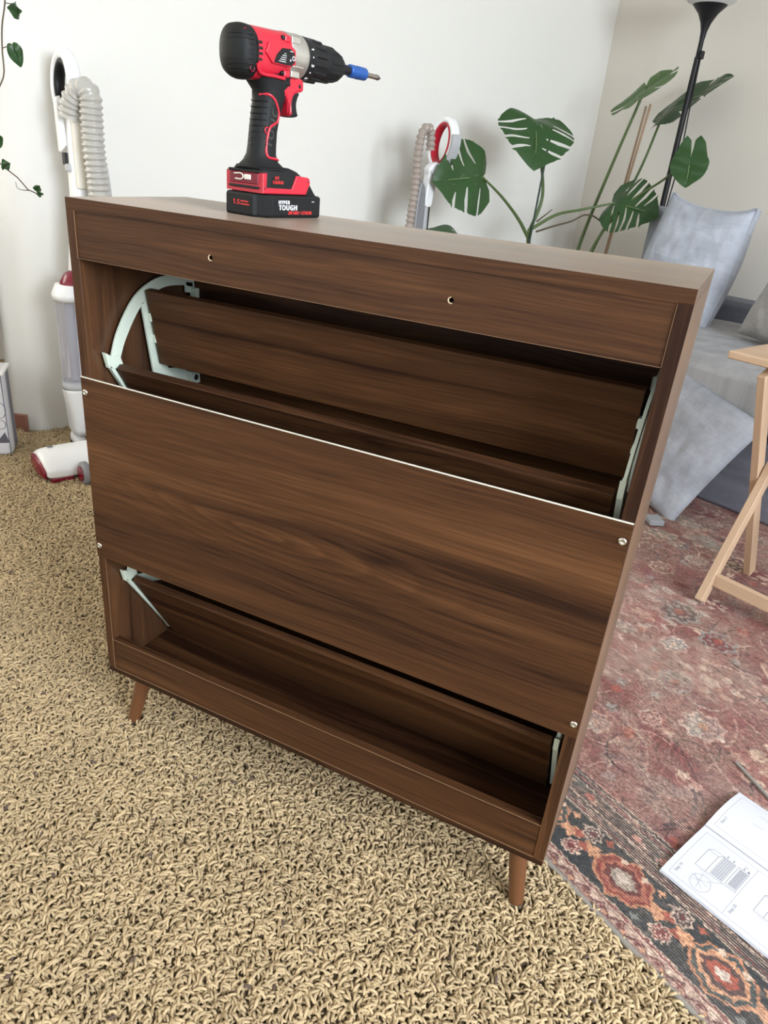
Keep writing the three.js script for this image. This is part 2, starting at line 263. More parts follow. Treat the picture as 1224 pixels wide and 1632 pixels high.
// ------------------------------------------------------------------ rug
const RW = 2.3, RL = 2.5, R0 = -1.3;
function rugTexture() {
  const N = 2048, cv = document.createElement('canvas'); cv.width = cv.height = N; const c = cv.getContext('2d'), r = rng(77);
  c.setTransform(N / RW, 0, 0, -N / RL, -R0 * N / RW, N);         // metres: s right, t up from the near edge
  const CHAR = '#3d4246', CREAM = '#cdb9a8', PINK = '#b08a84', MAR = '#7c4548', RUST = '#a85a4c', SALM = '#cf9a78', GREY = '#8d979b', DK = '#4b3a3c';
  const rect = (t0, t1, f) => { c.fillStyle = f; c.fillRect(R0, t0, RW, t1 - t0); };
  rect(0, RL, '#86605f');
  const path = (pts, close) => { c.beginPath(); pts.forEach((p, i) => i ? c.lineTo(p[0], p[1]) : c.moveTo(p[0], p[1])); if (close) c.closePath(); };
  const stroke = (pts, w, col) => { path(pts); c.lineWidth = w; c.strokeStyle = col; c.lineCap = 'round'; c.lineJoin = 'round'; c.stroke(); };
  const blob = (x, y, rx, ry, col, n = 8, w = 0.2, ph = 0) => { c.beginPath(); for (let i = 0; i <= 40; i++) { const a = i / 40 * Math.PI * 2, k = 1 + w * Math.cos(a * n + ph); const X = x + rx * k * Math.cos(a), Y = y + ry * k * Math.sin(a); i ? c.lineTo(X, Y) : c.moveTo(X, Y); } c.closePath(); c.fillStyle = col; c.fill(); };
  const rosette = (x, y, R, a = CREAM, b = MAR, core = SALM) => { blob(x, y, R, R, a, 8, 0.14); blob(x, y, R * 0.78, R * 0.78, b, 8, 0.14); for (let i = 0; i < 8; i++) { const q = i / 8 * 6.283; blob(x + Math.cos(q) * R * 0.48, y + Math.sin(q) * R * 0.48, R * 0.13, R * 0.13, a, 3, 0.1); } blob(x, y, R * 0.25, R * 0.25, core, 6, 0.1); };
  const pick = a => a[Math.floor(r() * a.length)];
  // field: big broken areas, then arabesques and flowers
  for (let i = 0; i < 900; i++) { const x = R0 + r() * RW, y = 0.2 + r() * 2.3; c.globalAlpha = 0.35; blob(x, y, 0.015 + r() * 0.07, 0.012 + r() * 0.05, pick(['#8a4c50', '#6e4446', '#b5a49c', '#a08880', '#96585a', '#7d4e4e', '#8f9190', '#a3706c']), 5, 0.35, r() * 6); }
  c.globalAlpha = 0.9;
  for (let i = 0; i < 900; i++) {
    const x = R0 + r() * RW, y = 0.23 + r() * 2.25, a0 = r() * 6.28, L = 0.06 + r() * 0.14, k = (r() - 0.5) * 9, pts = []; let X = x, Y = y, a = a0;
    for (let j = 0; j < 24; j++) { pts.push([X, Y]); X += Math.cos(a) * L / 24; Y += Math.sin(a) * L / 24; a += k / 24; }
    stroke(pts, 0.0025 + r() * 0.004, pick([CREAM, '#c9b3a6', DK, DK, '#4e4348', '#b7a59c', '#8c5a5a']));
    if (r() < 0.6) blob(X, Y, 0.012, 0.012, pick([CREAM, RUST, MAR, GREY]), 5, 0.25, r() * 6);
  }
  for (let i = 0; i < 330; i++) {
    const x = R0 + r() * RW, y = 0.25 + r() * 2.2, R = 0.02 + r() * 0.035, k = r();
    if (k < 0.45) rosette(x, y, R, pick([CREAM, '#d6cbc4', GREY]), pick([MAR, '#6a5558', '#8a8f92', DK]), pick([SALM, CREAM, RUST]));
    else if (k < 0.8) { blob(x, y, R * 1.5, R, pick(['#bfb4ae', '#a9aaaa', CREAM]), 7, 0.22, r() * 6); blob(x, y, R * 1.2, R * 0.75, pick(['#82807f', MAR, '#9a6a68']), 7, 0.22, r() * 6); blob(x, y, R * 0.6, R * 0.35, CREAM, 5, 0.2); }
    else { for (let j = 0; j < 6; j++) { const a = j / 6 * 6.28 + 0.3; stroke([[x, y], [x + Math.cos(a) * R * 1.6, y + Math.sin(a) * R * 1.6]], 0.008, pick([CREAM, '#b39c94'])); } blob(x, y, R * 0.5, R * 0.5, MAR, 6, 0.1); }
  }
  c.globalAlpha = 1;
  // border, from the near edge inwards
  rect(0.127, 0.205, '#4c4a4c'); c.globalAlpha = 0.6;
  for (let i = 0; i < 150; i++) blob(R0 + r() * RW, 0.13 + r() * 0.07, 0.01 + r() * 0.02, 0.004 + r() * 0.006, pick(['#6a5a5a', CREAM, '#7d6464', '#5a6468', '#8f7672']), 4, 0.3, r() * 6);
  c.globalAlpha = 1;
  for (let s = R0; s < R0 + RW; s += 0.052) { if (r() < 0.75) { blob(s, 0.165, 0.009, 0.007, pick(['#c98d84', '#b5605c', CREAM]), 5, 0.2); blob(s + 0.014, 0.160, 0.006, 0.006, '#d8b4a4', 4, 0.2); } }
  for (const [t, w, col] of [[0.127, 0.003, CREAM], [0.134, 0.0025, MAR], [0.150, 0.0025, CREAM], [0.156, 0.003, DK], [0.180, 0.002, CREAM], [0.188, 0.0035, '#a5646a'], [0.195, 0.002, CREAM], [0.203, 0.003, '#c4aca0']]) rect(t - w / 2, t + w / 2, col);
  rect(0.031, 0.126, CHAR);
  for (let i = 0; i < 220; i++) { c.globalAlpha = 0.5; blob(R0 + r() * RW, 0.035 + r() * 0.085, 0.006, 0.004, pick(['#4d5357', '#6c6462', '#2f3437', '#7d7872']), 4, 0.3, r() * 6); } c.globalAlpha = 1;
  for (let k = -9; k <= 6; k++) {
    const x = 0.09 + k * 0.175, y = 0.08, alt = k & 1;
    const di = (hx, hy, col) => { const p = []; for (let i = 0; i < 16; i++) { const a = i / 16 * 6.283, q = i % 2 ? 0.86 : 1, C = Math.cos(a), S = Math.sin(a), e = 0.75; p.push([x + hx * q * Math.sign(C) * Math.abs(C) ** (1 / e), y + hy * q * Math.sign(S) * Math.abs(S) ** (1 / e)]); } path(p, true); c.fillStyle = col; c.fill(); };
    di(0.062, 0.047, '#bf8566'); di(0.056, 0.041, alt ? '#4c5658' : '#8d4640'); di(0.046, 0.034, alt ? SALM : '#b06a58'); di(0.037, 0.026, alt ? '#5b4a4a' : '#6b3a3a'); di(0.027, 0.018, alt ? RUST : '#a7a096'); di(0.013, 0.010, '#c9c0b8');
    for (const q of [-1, 1]) { blob(x + q * 0.064, y, 0.016, 0.012, SALM, 5, 0.25); blob(x + q * 0.078, y + q * 0.008, 0.009, 0.008, RUST, 4, 0.25); blob(x + q * 0.02, y + 0.03, 0.006, 0.006, CREAM, 4, 0.2); stroke([[x + q * 0.07, y - 0.03], [x + q * 0.082, y - 0.02], [x + q * 0.092, y - 0.03]], 0.003, CREAM); stroke([[x + q * 0.068, y + 0.028], [x + q * 0.078, y + 0.034], [x + q * 0.09, y + 0.028]], 0.003, '#b9a59a'); }
    rosette(x - 0.0875, 0.056, 0.016, CREAM, MAR, '#8a4a48'); rosette(x - 0.084, 0.106, 0.017, '#c7b6a8', '#55494b', MAR);
    blob(x - 0.055, 0.115, 0.008, 0.006, RUST, 4, 0.3); blob(x + 0.05, 0.113, 0.007, 0.006, SALM, 4, 0.3); blob(x + 0.05, 0.043, 0.007, 0.006, '#7d8688', 4, 0.3);
  }
  rect(0, 0.031, '#b39a90'); for (const [t, w, col] of [[0.0275, 0.003, '#7a4648'], [0.031, 0.0025, CREAM], [0.0235, 0.0018, CREAM], [0.0045, 0.003, '#8b6f6a']]) rect(t - w / 2, t + w / 2, col);
  for (let s = R0; s < R0 + RW; s += 0.034) { const p = []; for (let i = 0; i <= 10; i++) p.push([s + i / 10 * 0.034, 0.0135 + 0.0055 * Math.sin(i / 10 * 6.283)]); stroke(p, 0.003, '#6d4a4a'); blob(s + 0.009, 0.012, 0.005, 0.004, '#7b4a4a', 5, 0.3); blob(s + 0.026, 0.015, 0.005, 0.004, '#d7c2b2', 5, 0.3); blob(s + 0.018, 0.009, 0.003, 0.003, SALM, 4, 0.2); }
  // wear: pale threads along the near edge's direction, faded patches, woven speckle
  const im = c.getImageData(0, 0, N, N), D = im.data, SRC = D.slice();
  for (let y = 0; y < N; y++) {
    const t = (N - y) / N * RL, row = Math.sin(t / 0.0046 * 6.2832);
    for (let x = 0; x < N; x++) {
      const s = R0 + x / N * RW, k = (y * N + x) * 4;
      const wx = Math.round((fbm(s * 190, t * 190, 2) - 0.5) * 6), wy = Math.round((fbm(s * 190 + 70, t * 190 + 30, 2) - 0.5) * 6), k2 = (clamp(y + wy, 0, N - 1) * N + clamp(x + wx, 0, N - 1)) * 4;
      const fade = sstep(0.40, 0.72, fbm(s * 5 + 3, t * 5 + 7, 4)), worn = sstep(0.28, 0.55, fbm(s * 9 + 60, t * 22, 3)) * (t > 0.125 ? 1 : 0.35);
      const th = clamp(row * 0.5 + 0.5) ** 2 * worn * (0.55 + 0.9 * (noise(s * 120, t * 430) - 0.3)), sp = (noise(s * 800, t * 900) - 0.5) * 0.34 + (noise(s * 240 + 9, t * 520) - 0.5) * 0.3;
      const q1 = t > 0.2 ? fbm(s * 17 + 2 * noise(s * 9, t * 9), t * 17 + 11, 3) : 0, q2 = t > 0.2 ? fbm(s * 30 + 70, t * 30 + 3 * noise(s * 7, t * 7 + 4), 2) : 0;
      const cl = clamp(1 - Math.abs(q1 - 0.5) / 0.022) * (0.4 + 0.6 * noise(s * 40, t * 40)) + 0.8 * clamp(1 - Math.abs(q2 - 0.36) / 0.03) * noise(s * 25 + 9, t * 25), dl = clamp(1 - Math.abs(q1 - 0.43) / 0.02), rd = sstep(0.5, 0.62, q2);
      for (let i = 0; i < 3; i++) {
        let v = SRC[k2 + i] / 255; const g = (SRC[k2] + SRC[k2 + 1] + SRC[k2 + 2]) / 765;
        v = mix(v, g, 0.14 + 0.12 * fade); v = mix(v, [0.76, 0.71, 0.69][i], 0.28 * fade * (t > 0.2 ? 1 : 0.3));
        if (t > 0.2) { v = mix(v, [0.80, 0.72, 0.67][i], 0.62 * cl); v = mix(v, [0.30, 0.22, 0.23][i], 0.5 * dl); v = mix(v, [0.52, 0.27, 0.27][i], 0.28 * rd); }
        v = mix(v, [0.88, 0.79, 0.73][i], 0.85 * clamp(th)); v *= [0.95, 0.895, 0.85][i] * (1 + 1.25 * sp - 0.30 * clamp(-row) * worn);
        D[k + i] = clamp(v) * 255;
      }
    }
  }
  c.putImageData(im, 0, 0);
  const tx = new THREE.CanvasTexture(cv); tx.colorSpace = THREE.SRGBColorSpace; tx.magFilter = THREE.LinearFilter; tx.anisotropy = 8; return tx;
}
{
  const ctr = P0.clone().addScaledVector(E1, R0 + RW / 2).addScaledVector(E2, RL / 2), turn = -Math.atan2(E1.z, E1.x);
  const rug = thing('area_rug', ctr, turn, 'faded red and charcoal floral patterned rug lying on the beige carpet', 'rug');
  const bumpT = dataTex(512, 512, (x, y, o) => { o[0] = o[1] = o[2] = 0.5 + 0.3 * Math.sin(y / 512 * 6.2832 * 27) + 0.4 * (noise(x / 3, y / 3) - 0.5); }, false); bumpT.repeat.set(RW / 0.125, RL / 0.125);
  part('woven_face', box(RW, 0.007, RL, 0, 0.0005, 0), std(0xffffff, 0.95, { map: rugTexture(), bumpMap: bumpT, bumpScale: 0.0012 }), rug);
  const bm = std(lin(0.30, 0.27, 0.23), 0.95, { bumpMap: weave, bumpScale: 0.0006 });
  const b = (w, d, x, z) => part('binding', box(w, 0.0105, d, x, 0.0008, z, 0.004), bm, rug);
  b(RW + 0.012, 0.0095, 0, RL / 2 + 0.0015); b(RW + 0.012, 0.0095, 0, -RL / 2 - 0.0015); b(0.0095, RL, RW / 2 + 0.0015, 0); b(0.0095, RL, -RW / 2 - 0.0015, 0);
}

// ------------------------------------------------------------------ shoe cabinet, its open back towards the viewer
const CB = 0.125, CW = 0.8, CH = 0.784, CD = 0.2395, T = 0.015;
{
  const cab = thing('shoe_cabinet', V3(0, 0, 0), 0, 'half assembled walnut shoe cabinet on tapered legs with open back and white flip brackets', 'cabinet');
  const Y = y => y + CB, mid = -CD / 2;
  part('top_panel', board(CW, T, CD - 0.001, CW / 2, Y(CH - T / 2), mid - 0.0005, 0, 0.0006), walnutTop, cab);
  part('edge_strip', board(CW, T, 0.001, CW / 2, Y(CH - T / 2), -0.0005, 0, 0.0004), walnut, cab);
  for (const x of [T / 2, CW - T / 2]) { part('side_panel', board(T, CH - 2 * T + 0.004, CD - 0.001, x, Y(CH / 2 + 0.002 - 0.002), mid - 0.0005, 1, 0.0006), walnutTop, cab); part('edge_strip', board(T, CH - 2 * T + 0.004, 0.001, x, Y(CH / 2), -0.0005, 1, 0.0004), walnut, cab); }
  part('bottom_panel', board(CW, 0.011, CD, CW / 2, Y(0.0055), mid, 0), walnut, cab);
  { // top rail with two drilled pilot holes
    const g = poly([[T, Y(0.7077)], [CW - T, Y(0.7077)], [CW - T, Y(CH - T)], [T, Y(CH - T)]], 0.014, 0, [[0.2389, 0.7379], [0.5595, 0.7367]].map(([hx, hy]) => Array.from({ length: 20 }, (_, i) => [hx + 0.0032 * Math.cos(-i / 20 * 6.2832), Y(hy) + 0.0032 * Math.sin(-i / 20 * 6.2832)])));
    g.translate(0, 0, -0.0078); grainUV(g, 0, 0.83, 0.17); const rail = part('top_rail', g, walnut, cab);
    for (const [hx, hy] of [[0.2389, 0.7379], [0.5595, 0.7367]]) { const q = new THREE.TorusGeometry(0.0033, 0.0007, 6, 20, Math.PI * 1.2); q.rotateZ(1.6); q.translate(hx, Y(hy), -0.001); part('hole_rim', q, M.chip, rail); const h = new THREE.CircleGeometry(0.0032, 16); h.translate(hx, Y(hy), -0.0135); part('pilot_hole', h, M.hole, rail); }
  }
  { // pale strips along the edges: chamfer highlights put in as colour
    const eb = std(lin(0.20, 0.11, 0.055), 0.5), e = (w, h, x, y) => part('edge_highlight', box(w, h, 0.0012, x, Y(y), 0.0001), eb, cab, 'painted highlight along a panel edge');
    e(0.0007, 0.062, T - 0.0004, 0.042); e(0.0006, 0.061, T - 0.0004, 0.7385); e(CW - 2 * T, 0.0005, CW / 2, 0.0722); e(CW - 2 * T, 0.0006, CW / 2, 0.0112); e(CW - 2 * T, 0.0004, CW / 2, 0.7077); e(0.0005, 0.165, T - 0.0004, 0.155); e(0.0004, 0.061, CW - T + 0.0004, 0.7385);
  }
  part('bottom_rail', board(CW - 2 * T, 0.061, 0.014, CW / 2, Y(0.0415), -0.0078, 0), walnut, cab);
  { // thin loose-edged backing board screwed across the middle
    const g = board(CW - 0.0012, 0.302, 0.0028, CW / 2, Y(0.389), 0.0016, 0, 0.0003, [0.60, 0.30]); const bp = part('back_panel', g, walnut, cab, 'thin walnut backing board with pale cut edge');
    part('cut_edge', box(CW - 0.0012, 0.0009, 0.0028, CW / 2, Y(0.5402), 0.0016), M.cream, bp, 'pale cut edge of the board');
    for (const [x, y] of [[0.0072, 0.5175], [0.7925, 0.5175], [0.0072, 0.2585], [0.7925, 0.2585]]) {
      const L = [[0, 0.0004], [0.0016, 0.0004], [0.0022, 0.0018], [0.0040, 0.0014], [0.0046, 0]].map(p => new THREE.Vector2(...p)); const s = new THREE.LatheGeometry(L, 20); s.rotateX(Math.PI / 2); s.translate(x, Y(y), 0.003);
      const sc = part('screw', s, M.zinc, bp); void sc;
    }
  }
  // the two flip-down fronts on the far side
  for (const [y0, y1] of [[0.012, 0.388], [0.391, 0.7675]]) part('drawer_front', board(CW - 2 * T - 0.004, y1 - y0, 0.014, CW / 2, Y((y0 + y1) / 2), -CD + 0.0075, 0), walnut, cab);
  // shoe shelves inside the flip compartments
  const slab = (a, b, t, name) => { // a, b: (z, y) of the shelf's upper and lower edges
    boardCount++; const L = Math.hypot(a[0] - b[0], a[1] - b[1]), g = box(CW - 2 * T - 0.034, L, t, 0, 0, 0, 0.001); grainUV(g, 0, 0.31 * boardCount, 0.11 * boardCount);
    g.rotateX(Math.atan2(a[0] - b[0], a[1] - b[1])); g.translate(CW / 2, Y((a[1] + b[1]) / 2), (a[0] + b[0]) / 2); part(name, g, walnut, cab);
  };
  for (const dy of [0, -0.37]) {
    slab([-0.112, 0.658 + dy], [-0.137, 0.541 + dy], 0.012, 'shoe_shelf');
    slab([-0.043, 0.553 + dy], [-0.139, 0.388 + dy], 0.012, 'shoe_shelf');
    for (const side of [0, 1]) {
      const x0 = side ? CW - T - 0.009 : T + 0.009;
      // plate outline in (z, y): outer arc, top foot, spoke, lower foot, hook and arm
      const arc = (cz, cy, R, a0, a1, n = 14) => Array.from({ length: n + 1 }, (_, i) => { const a = (a0 + (a1 - a0) * i / n) * Math.PI / 180; return [cz + R * Math.cos(a), cy + R * Math.sin(a)]; });
      const outer = smooth([[-0.036, 0.568], [-0.050, 0.600], [-0.086, 0.645], [-0.118, 0.664], [-0.155, 0.673], [-0.198, 0.667], [-0.226, 0.660]], 26, false);
      const inner = smooth([[-0.226, 0.648], [-0.196, 0.655], [-0.155, 0.656], [-0.126, 0.647], [-0.100, 0.631], [-0.066, 0.588], [-0.052, 0.560]], 26, false);
      const pl = [];
      const add = (pts, t = 0.004) => pl.push(poly(pts.map(p => [p[0], p[1] + dy]), t, 0.0006));
      add([...outer, ...inner]);
      add([[-0.103, 0.637], [-0.121, 0.646], [-0.131, 0.600], [-0.142, 0.545], [-0.158, 0.526], [-0.192, 0.522], [-0.222, 0.513], [-0.222, 0.490], [-0.168, 0.505], [-0.122, 0.526]]);
      add([[-0.205, 0.660], [-0.222, 0.657], [-0.222, 0.640], [-0.205, 0.643]]);
      add([[-0.022, 0.576], [-0.028, 0.552], [-0.040, 0.548], [-0.056, 0.553], [-0.050, 0.570], [-0.036, 0.568]], 0.007);
      add([[-0.028, 0.556], [-0.040, 0.548], [-0.062, 0.520], [-0.136, 0.404], [-0.146, 0.396], [-0.140, 0.392], [-0.128, 0.398], [-0.118, 0.416], [-0.052, 0.519]], 0.007);
      add([[-0.044, 0.553], [-0.080, 0.543], [-0.126, 0.522], [-0.130, 0.504], [-0.088, 0.520], [-0.050, 0.546]]);
      for (const [z, y] of [[-0.121, 0.615], [-0.129, 0.581]]) pl.push(box(0.014, 0.013, 0.010, z, y + dy, 0.004, 0.001));
      pl.push(box(0.020, 0.018, 0.012, -0.226, 0.640 + dy, 0.006, 0.001), box(0.022, 0.022, 0.014, -0.211, 0.502 + dy, 0.006, 0.001));
      const g = merge(pl); g.applyMatrix4(new THREE.Matrix4().makeBasis(V3(0, 0, 1), V3(0, 1, 0), V3(side ? -1 : 1, 0, 0))); if (!side) { const p = g.attributes.position.array, n = g.attributes.normal.array; for (let i = 0; i < p.length; i += 9) for (let k = 0; k < 3; k++) { let q = p[i + 3 + k]; p[i + 3 + k] = p[i + 6 + k]; p[i + 6 + k] = q; q = n[i + 3 + k]; n[i + 3 + k] = n[i + 6 + k]; n[i + 6 + k] = q; } }
      g.translate(x0, Y(0), 0);
      const br = part('flip_bracket', g, M.bracket, cab, 'white plastic curved flip bracket');
      const sx = side ? -1 : 1, scr = (z, y, r, m) => { const q = new THREE.SphereGeometry(r, 12, 8); q.scale(0.5, 1, 1); q.translate(x0 + sx * (m === M.hole ? 0.009 : 0.013), Y(y + dy), z); part(m === M.hole ? 'screw_hole' : 'bracket_screw', q, m, br); };
      scr(-0.121, 0.615, 0.0026, M.hole); scr(-0.129, 0.581, 0.0026, M.hole); scr(-0.211, 0.502, 0.0052, M.blackGloss);
    }
  }
  // splayed round legs, the near right one on a metal glide
  const leg = (x, z, sx, sz, y0) => {
    const a = V3(x, CB, z), b = V3(x + sx * 0.021, y0, z + sz * 0.021), l = part('leg', rod(b, a, 0.0115, 0.0150, 28), M.legWood, cab);
    const f = rod(b.clone().add(V3(sx * 0.0007, -0.0055, sz * 0.0007)), b, 0.0125, 0.0118, 24); part('glide', f, M.zinc, l, 'metal glide under the leg');
  };
  leg(0.0455, -0.046, -1, 1, 0.004); leg(CW - 0.0455, -0.046, 1, 1, 0.0085); leg(0.0455, -CD + 0.046, -1, -1, 0.002); leg(CW - 0.0455, -CD + 0.046, 1, -1, 0.0105);
}

// ------------------------------------------------------------------ cordless drill on the cabinet
const font = await new FontLoader().loadAsync('fonts/droid/droid_sans_bold.typeface.json');
function text(str, size, depth = 0.0004, sx = 1) { const g = new TextGeometry(str, { font, size, depth, curveSegments: 3, bevelEnabled: false }); g.scale(sx, 1, 1); return g; }
{
  const mm = 0.001, dr = thing('cordless_drill', V3(0.2325, CB + CH, -0.128), 80 * Math.PI / 180, 'red and black cordless drill standing on its battery on the cabinet top', 'drill');
  const S = (secs) => secs.map(s => s.map((v, i) => i === 4 ? v : v * mm));
  const P = (name, g, m, par = dr, l) => part(name, g, m, par, l);
  // motor end cap with fine ribs
  const cap = P('motor_cap', loft('x', S([[-68.5, 183, 8, 7, 2], [-67, 183, 15, 14, 2.2], [-63.5, 183, 22, 19.5, 2.3], [-60, 183, 26.5, 23.5, 2.4], [-54, 182.5, 28.5, 25, 2.5], [-48, 182, 29, 25.5, 2.5], [-42, 182, 28.5, 25.2, 2.5]])), M.rubber, dr);
  for (let i = 0; i < 8; i++) { const h = 164 + i * 5; P('rib', tube([[-50, 25.2], [-57, 23.6], [-61.5, 19.8], [-65.5, 14], [-67.5, 6], [-67.5, -2]].map(([q, z]) => { const e = 1 - Math.max(0, Math.abs(h - 183) - 12) / 60; return [(-50 + (q + 50) * e) * mm, h * mm, z * e * mm]; }), 0.0008, 24, 6), M.black, cap); }
  for (const [s, h] of [[-56, 201], [-50, 165]]) { const q = new THREE.TorusGeometry(3.4 * mm, 0.7 * mm, 8, 20); q.translate(s * mm, h * mm, (h > 190 ? 17.5 : 22.5) * mm); P('screw_ring', q, M.darkRed, cap, 'dark red ring round a screw recess'); }
  // red gear housing
  const hs = P('gear_housing', loft('x', S([[-48, 182.5, 27.5, 24.4, 2.6], [-42, 182.6, 28, 24.8, 2.6], [-30, 183, 28.2, 25, 2.6], [-5, 185, 26.8, 25, 2.6], [8, 187, 25.6, 24.6, 2.5], [19, 188.5, 25, 24.2, 2.2], [22, 188.8, 23, 23, 2.2]])), M.red);
  P('raised_panel', (() => { const g = poly([[-32, 184], [-27, 195], [-12, 197.5], [10, 198], [20, 192.5], [20, 177], [8, 174], [-20, 174]].map(p => [p[0] * mm, p[1] * mm]), 5 * mm, 1 * mm); g.translate(0, 0, 24.8 * mm); return g; })(), M.red, hs);
  const np = P('rating_plate', (() => { const g = poly([[-19, 175.5], [-14, 184.5], [-5, 192], [10, 193], [17, 189.5], [17, 179], [12, 175.6], [2, 175]].map(p => [p[0] * mm, p[1] * mm]), 1.2 * mm, 0.3 * mm); g.translate(0, 0, 27.4 * mm); return g; })(), M.black, hs, 'black rating plate with tiny white print');
  { const pr = []; for (let i = 0; i < 5; i++) pr.push(box((i === 4 ? 3 : 12 - i * 1.6) * mm, 0.5 * mm, 0.2 * mm, (-5 + i * 1.2) * mm, (178 + i * 2.2) * mm, 28.1 * mm)); pr.push(box(5 * mm, 0.6 * mm, 0.2 * mm, 11 * mm, 190.4 * mm, 28.1 * mm)); const rg = new THREE.TorusGeometry(2.2 * mm, 0.4 * mm, 6, 16); rg.translate(15 * mm, 183.6 * mm, 28.1 * mm); pr.push(rg); const tr = new THREE.CircleGeometry(1.7 * mm, 3); tr.translate(9.5 * mm, 181 * mm, 28.15 * mm); pr.push(tr); P('fine_print', merge(pr), M.textWhite, np); }
  for (const [s, h] of [[-41, 193], [-40, 187], [-40, 181.5], [-41, 175.5]]) P('vent_slot', box(9 * mm, 2.9 * mm, 2 * mm, s * mm, h * mm, 24.7 * mm, 0.8 * mm), M.hole, hs);
  for (const h of [203.5, 166.5]) { // screw bosses between housing and ring
    const b = P('screw_boss', box(11 * mm, 8.5 * mm, 9 * mm, 9 * mm, h * mm, 19.5 * mm, 2.5 * mm), M.red, hs); P('screw_head', (() => { const q = new THREE.SphereGeometry(3 * mm, 12, 8); q.translate(1.8 * mm, h * mm, 21 * mm); return q; })(), M.black, b);
  }
  P('trim_band', tube([[-44, 172, 24.2], [-38, 163, 22.6], [-10, 161.5, 22], [6, 161, 21.6]].map(p => p.map(v => v * mm)), 2.2 * mm, 24, 8), M.red, hs);
  // silver ring
  const ring = P('metal_ring', loft('x', S([[16, 188.6, 23.6, 23.6, 2.1], [18, 188.8, 25.2, 25.2, 2.1], [38, 189, 25.4, 25.4, 2], [40, 189, 26, 26, 2], [47, 189, 25.6, 25.6, 2], [48.5, 189, 24, 24, 2]])), M.silver);
  for (const h of [204, 167.5]) { P('ring_lug', box(16 * mm, 7.5 * mm, 8 * mm, 24 * mm, h * mm, 19.4 * mm, 1.2 * mm), M.silver, ring); P('ring_fin', box(20 * mm, 2 * mm, 3 * mm, 28 * mm, (h > 190 ? h - 8.5 : h + 8.5) * mm, 22.8 * mm, 0.8 * mm), M.silver, ring); }
  // clutch collar with grips and numbers, then chuck
  const cl = P('clutch_collar', loft('x', S([[48, 189, 24.8, 24.8, 2], [50, 189, 25.4, 25.4, 2], [63, 189, 25, 25, 2], [65, 189, 24, 24, 2], [86, 189, 22.4, 22.4, 2], [89, 189, 21, 21, 2]])), M.black);
  for (let i = 0; i < 14; i++) { const a = i / 14 * Math.PI * 2, g = loft('x', S([[63, 0, 1, 2.2, 2], [66, 0, 2.2, 3.2, 2.4], [84, 0, 2.0, 2.8, 2.4], [87, 0, 0.8, 1.6, 2]]), 14); g.translate(0, 23.2 * mm, 0); g.rotateX(a); g.translate(0, 189 * mm, 0); P('grip_ridge', g, M.black, cl); }
  ['1', '3', '5'].forEach((ch, i) => { const g = text(ch, 4.6 * mm, 0.3 * mm); g.computeBoundingBox(); g.translate(-1.6 * mm, -2.3 * mm, 0); g.rotateZ(-Math.PI / 2); g.translate(55 * mm, 0, 25.4 * mm); g.rotateX(-0.42 + i * 0.72); g.translate(0, 189 * mm, 0); P('number', g, M.textWhite, cl); if (i < 2) { const d = new THREE.SphereGeometry(1 * mm, 10, 6); d.translate(55 * mm, 0, 25.2 * mm); d.rotateX(-0.06 + i * 0.72); d.translate(0, 189 * mm, 0); P('dot', d, M.textWhite, cl); } });
  const ck = P('chuck', loft('x', S([[88, 189, 21.2, 21.2, 2], [91, 189, 21.8, 21.8, 2], [117, 189, 20, 20, 2], [128, 189, 17, 17, 2], [135, 189, 13, 13, 2], [138, 189, 9, 9, 2]])), M.rubber);
  for (let i = 0; i < 10; i++) { const a = i / 10 * Math.PI * 2 + 0.2, g = loft('x', S([[94, 0, 0.6, 1.6, 2], [98, 0, 1.8, 3.4, 2.2], [115, 0, 1.5, 2.6, 2.2], [127, -3, 0.7, 1.2, 2]]), 12); g.translate(0, 20.2 * mm, 0); g.rotateX(a); g.translate(0, 189 * mm, 0); P('grip_ridge', g, M.rubber, ck); }
  P('chuck_jaw', loft('x', S([[136, 189, 7.5, 7.5, 2], [158, 189, 5.6, 5.6, 2], [160, 189, 4.6, 4.6, 2]])), M.black);
  const bh = P('bit_holder', loft('x', S([[158, 189, 7, 7, 2], [160, 189, 8.2, 8.2, 2], [170, 189, 8.2, 8.2, 2], [171, 189, 7.5, 7.5, 2], [174, 189, 7.5, 7.5, 2], [175, 189, 8.4, 8.4, 2], [193, 189, 8.2, 8.2, 2], [195, 189, 6.8, 6.8, 2]])), M.blue); void bh;
  P('driver_bit', loft('x', S([[190, 189, 3.4, 3.4, 2], [222, 189, 3.3, 3.3, 2], [223, 189, 3.9, 3.9, 1.4], [229, 189, 3.2, 3.2, 1.0], [233, 189, 0.8, 0.8, 1]]), 24), M.steel);
  // handle: shell, red piping, trigger
  const hd = P('handle', loft('y', S([[56, -10, 33, 30, 3], [60, -11, 28, 26, 2.6], [66, -12, 22.5, 20.5, 2.3], [74, -11, 19.5, 17.5, 2.2], [84, -10, 18.8, 16.8, 2.2], [100, -8.5, 18.3, 16.5, 2.2], [118, -5, 19, 16.8, 2.2], [134, -0.5, 20.5, 17.5, 2.3], [146, 3, 24, 18.5, 2.4], [156, 2, 34, 20, 2.6], [163, -2, 40, 20, 2.8], [170, -4, 40, 18, 3]])), M.rubber, dr, 'black rubber pistol grip');
  P('grip_piping', tube([[-20, 140.5, 4], [-13.9, 141.5, 14.2], [-6, 137, 17], [0, 128, 17.2], [2.7, 121.6, 16.4], [1, 113, 15.9], [-12, 105.5, 16.6], [-15, 98, 15.8], [-18.3, 77, 16.4], [-17, 71.5, 18.4], [-2, 69.5, 18.2], [7, 68.5, 12.5]].map(p => p.map(v => v * mm)), 1.7 * mm, 80, 8), M.red, hd, 'red piping on the grip');
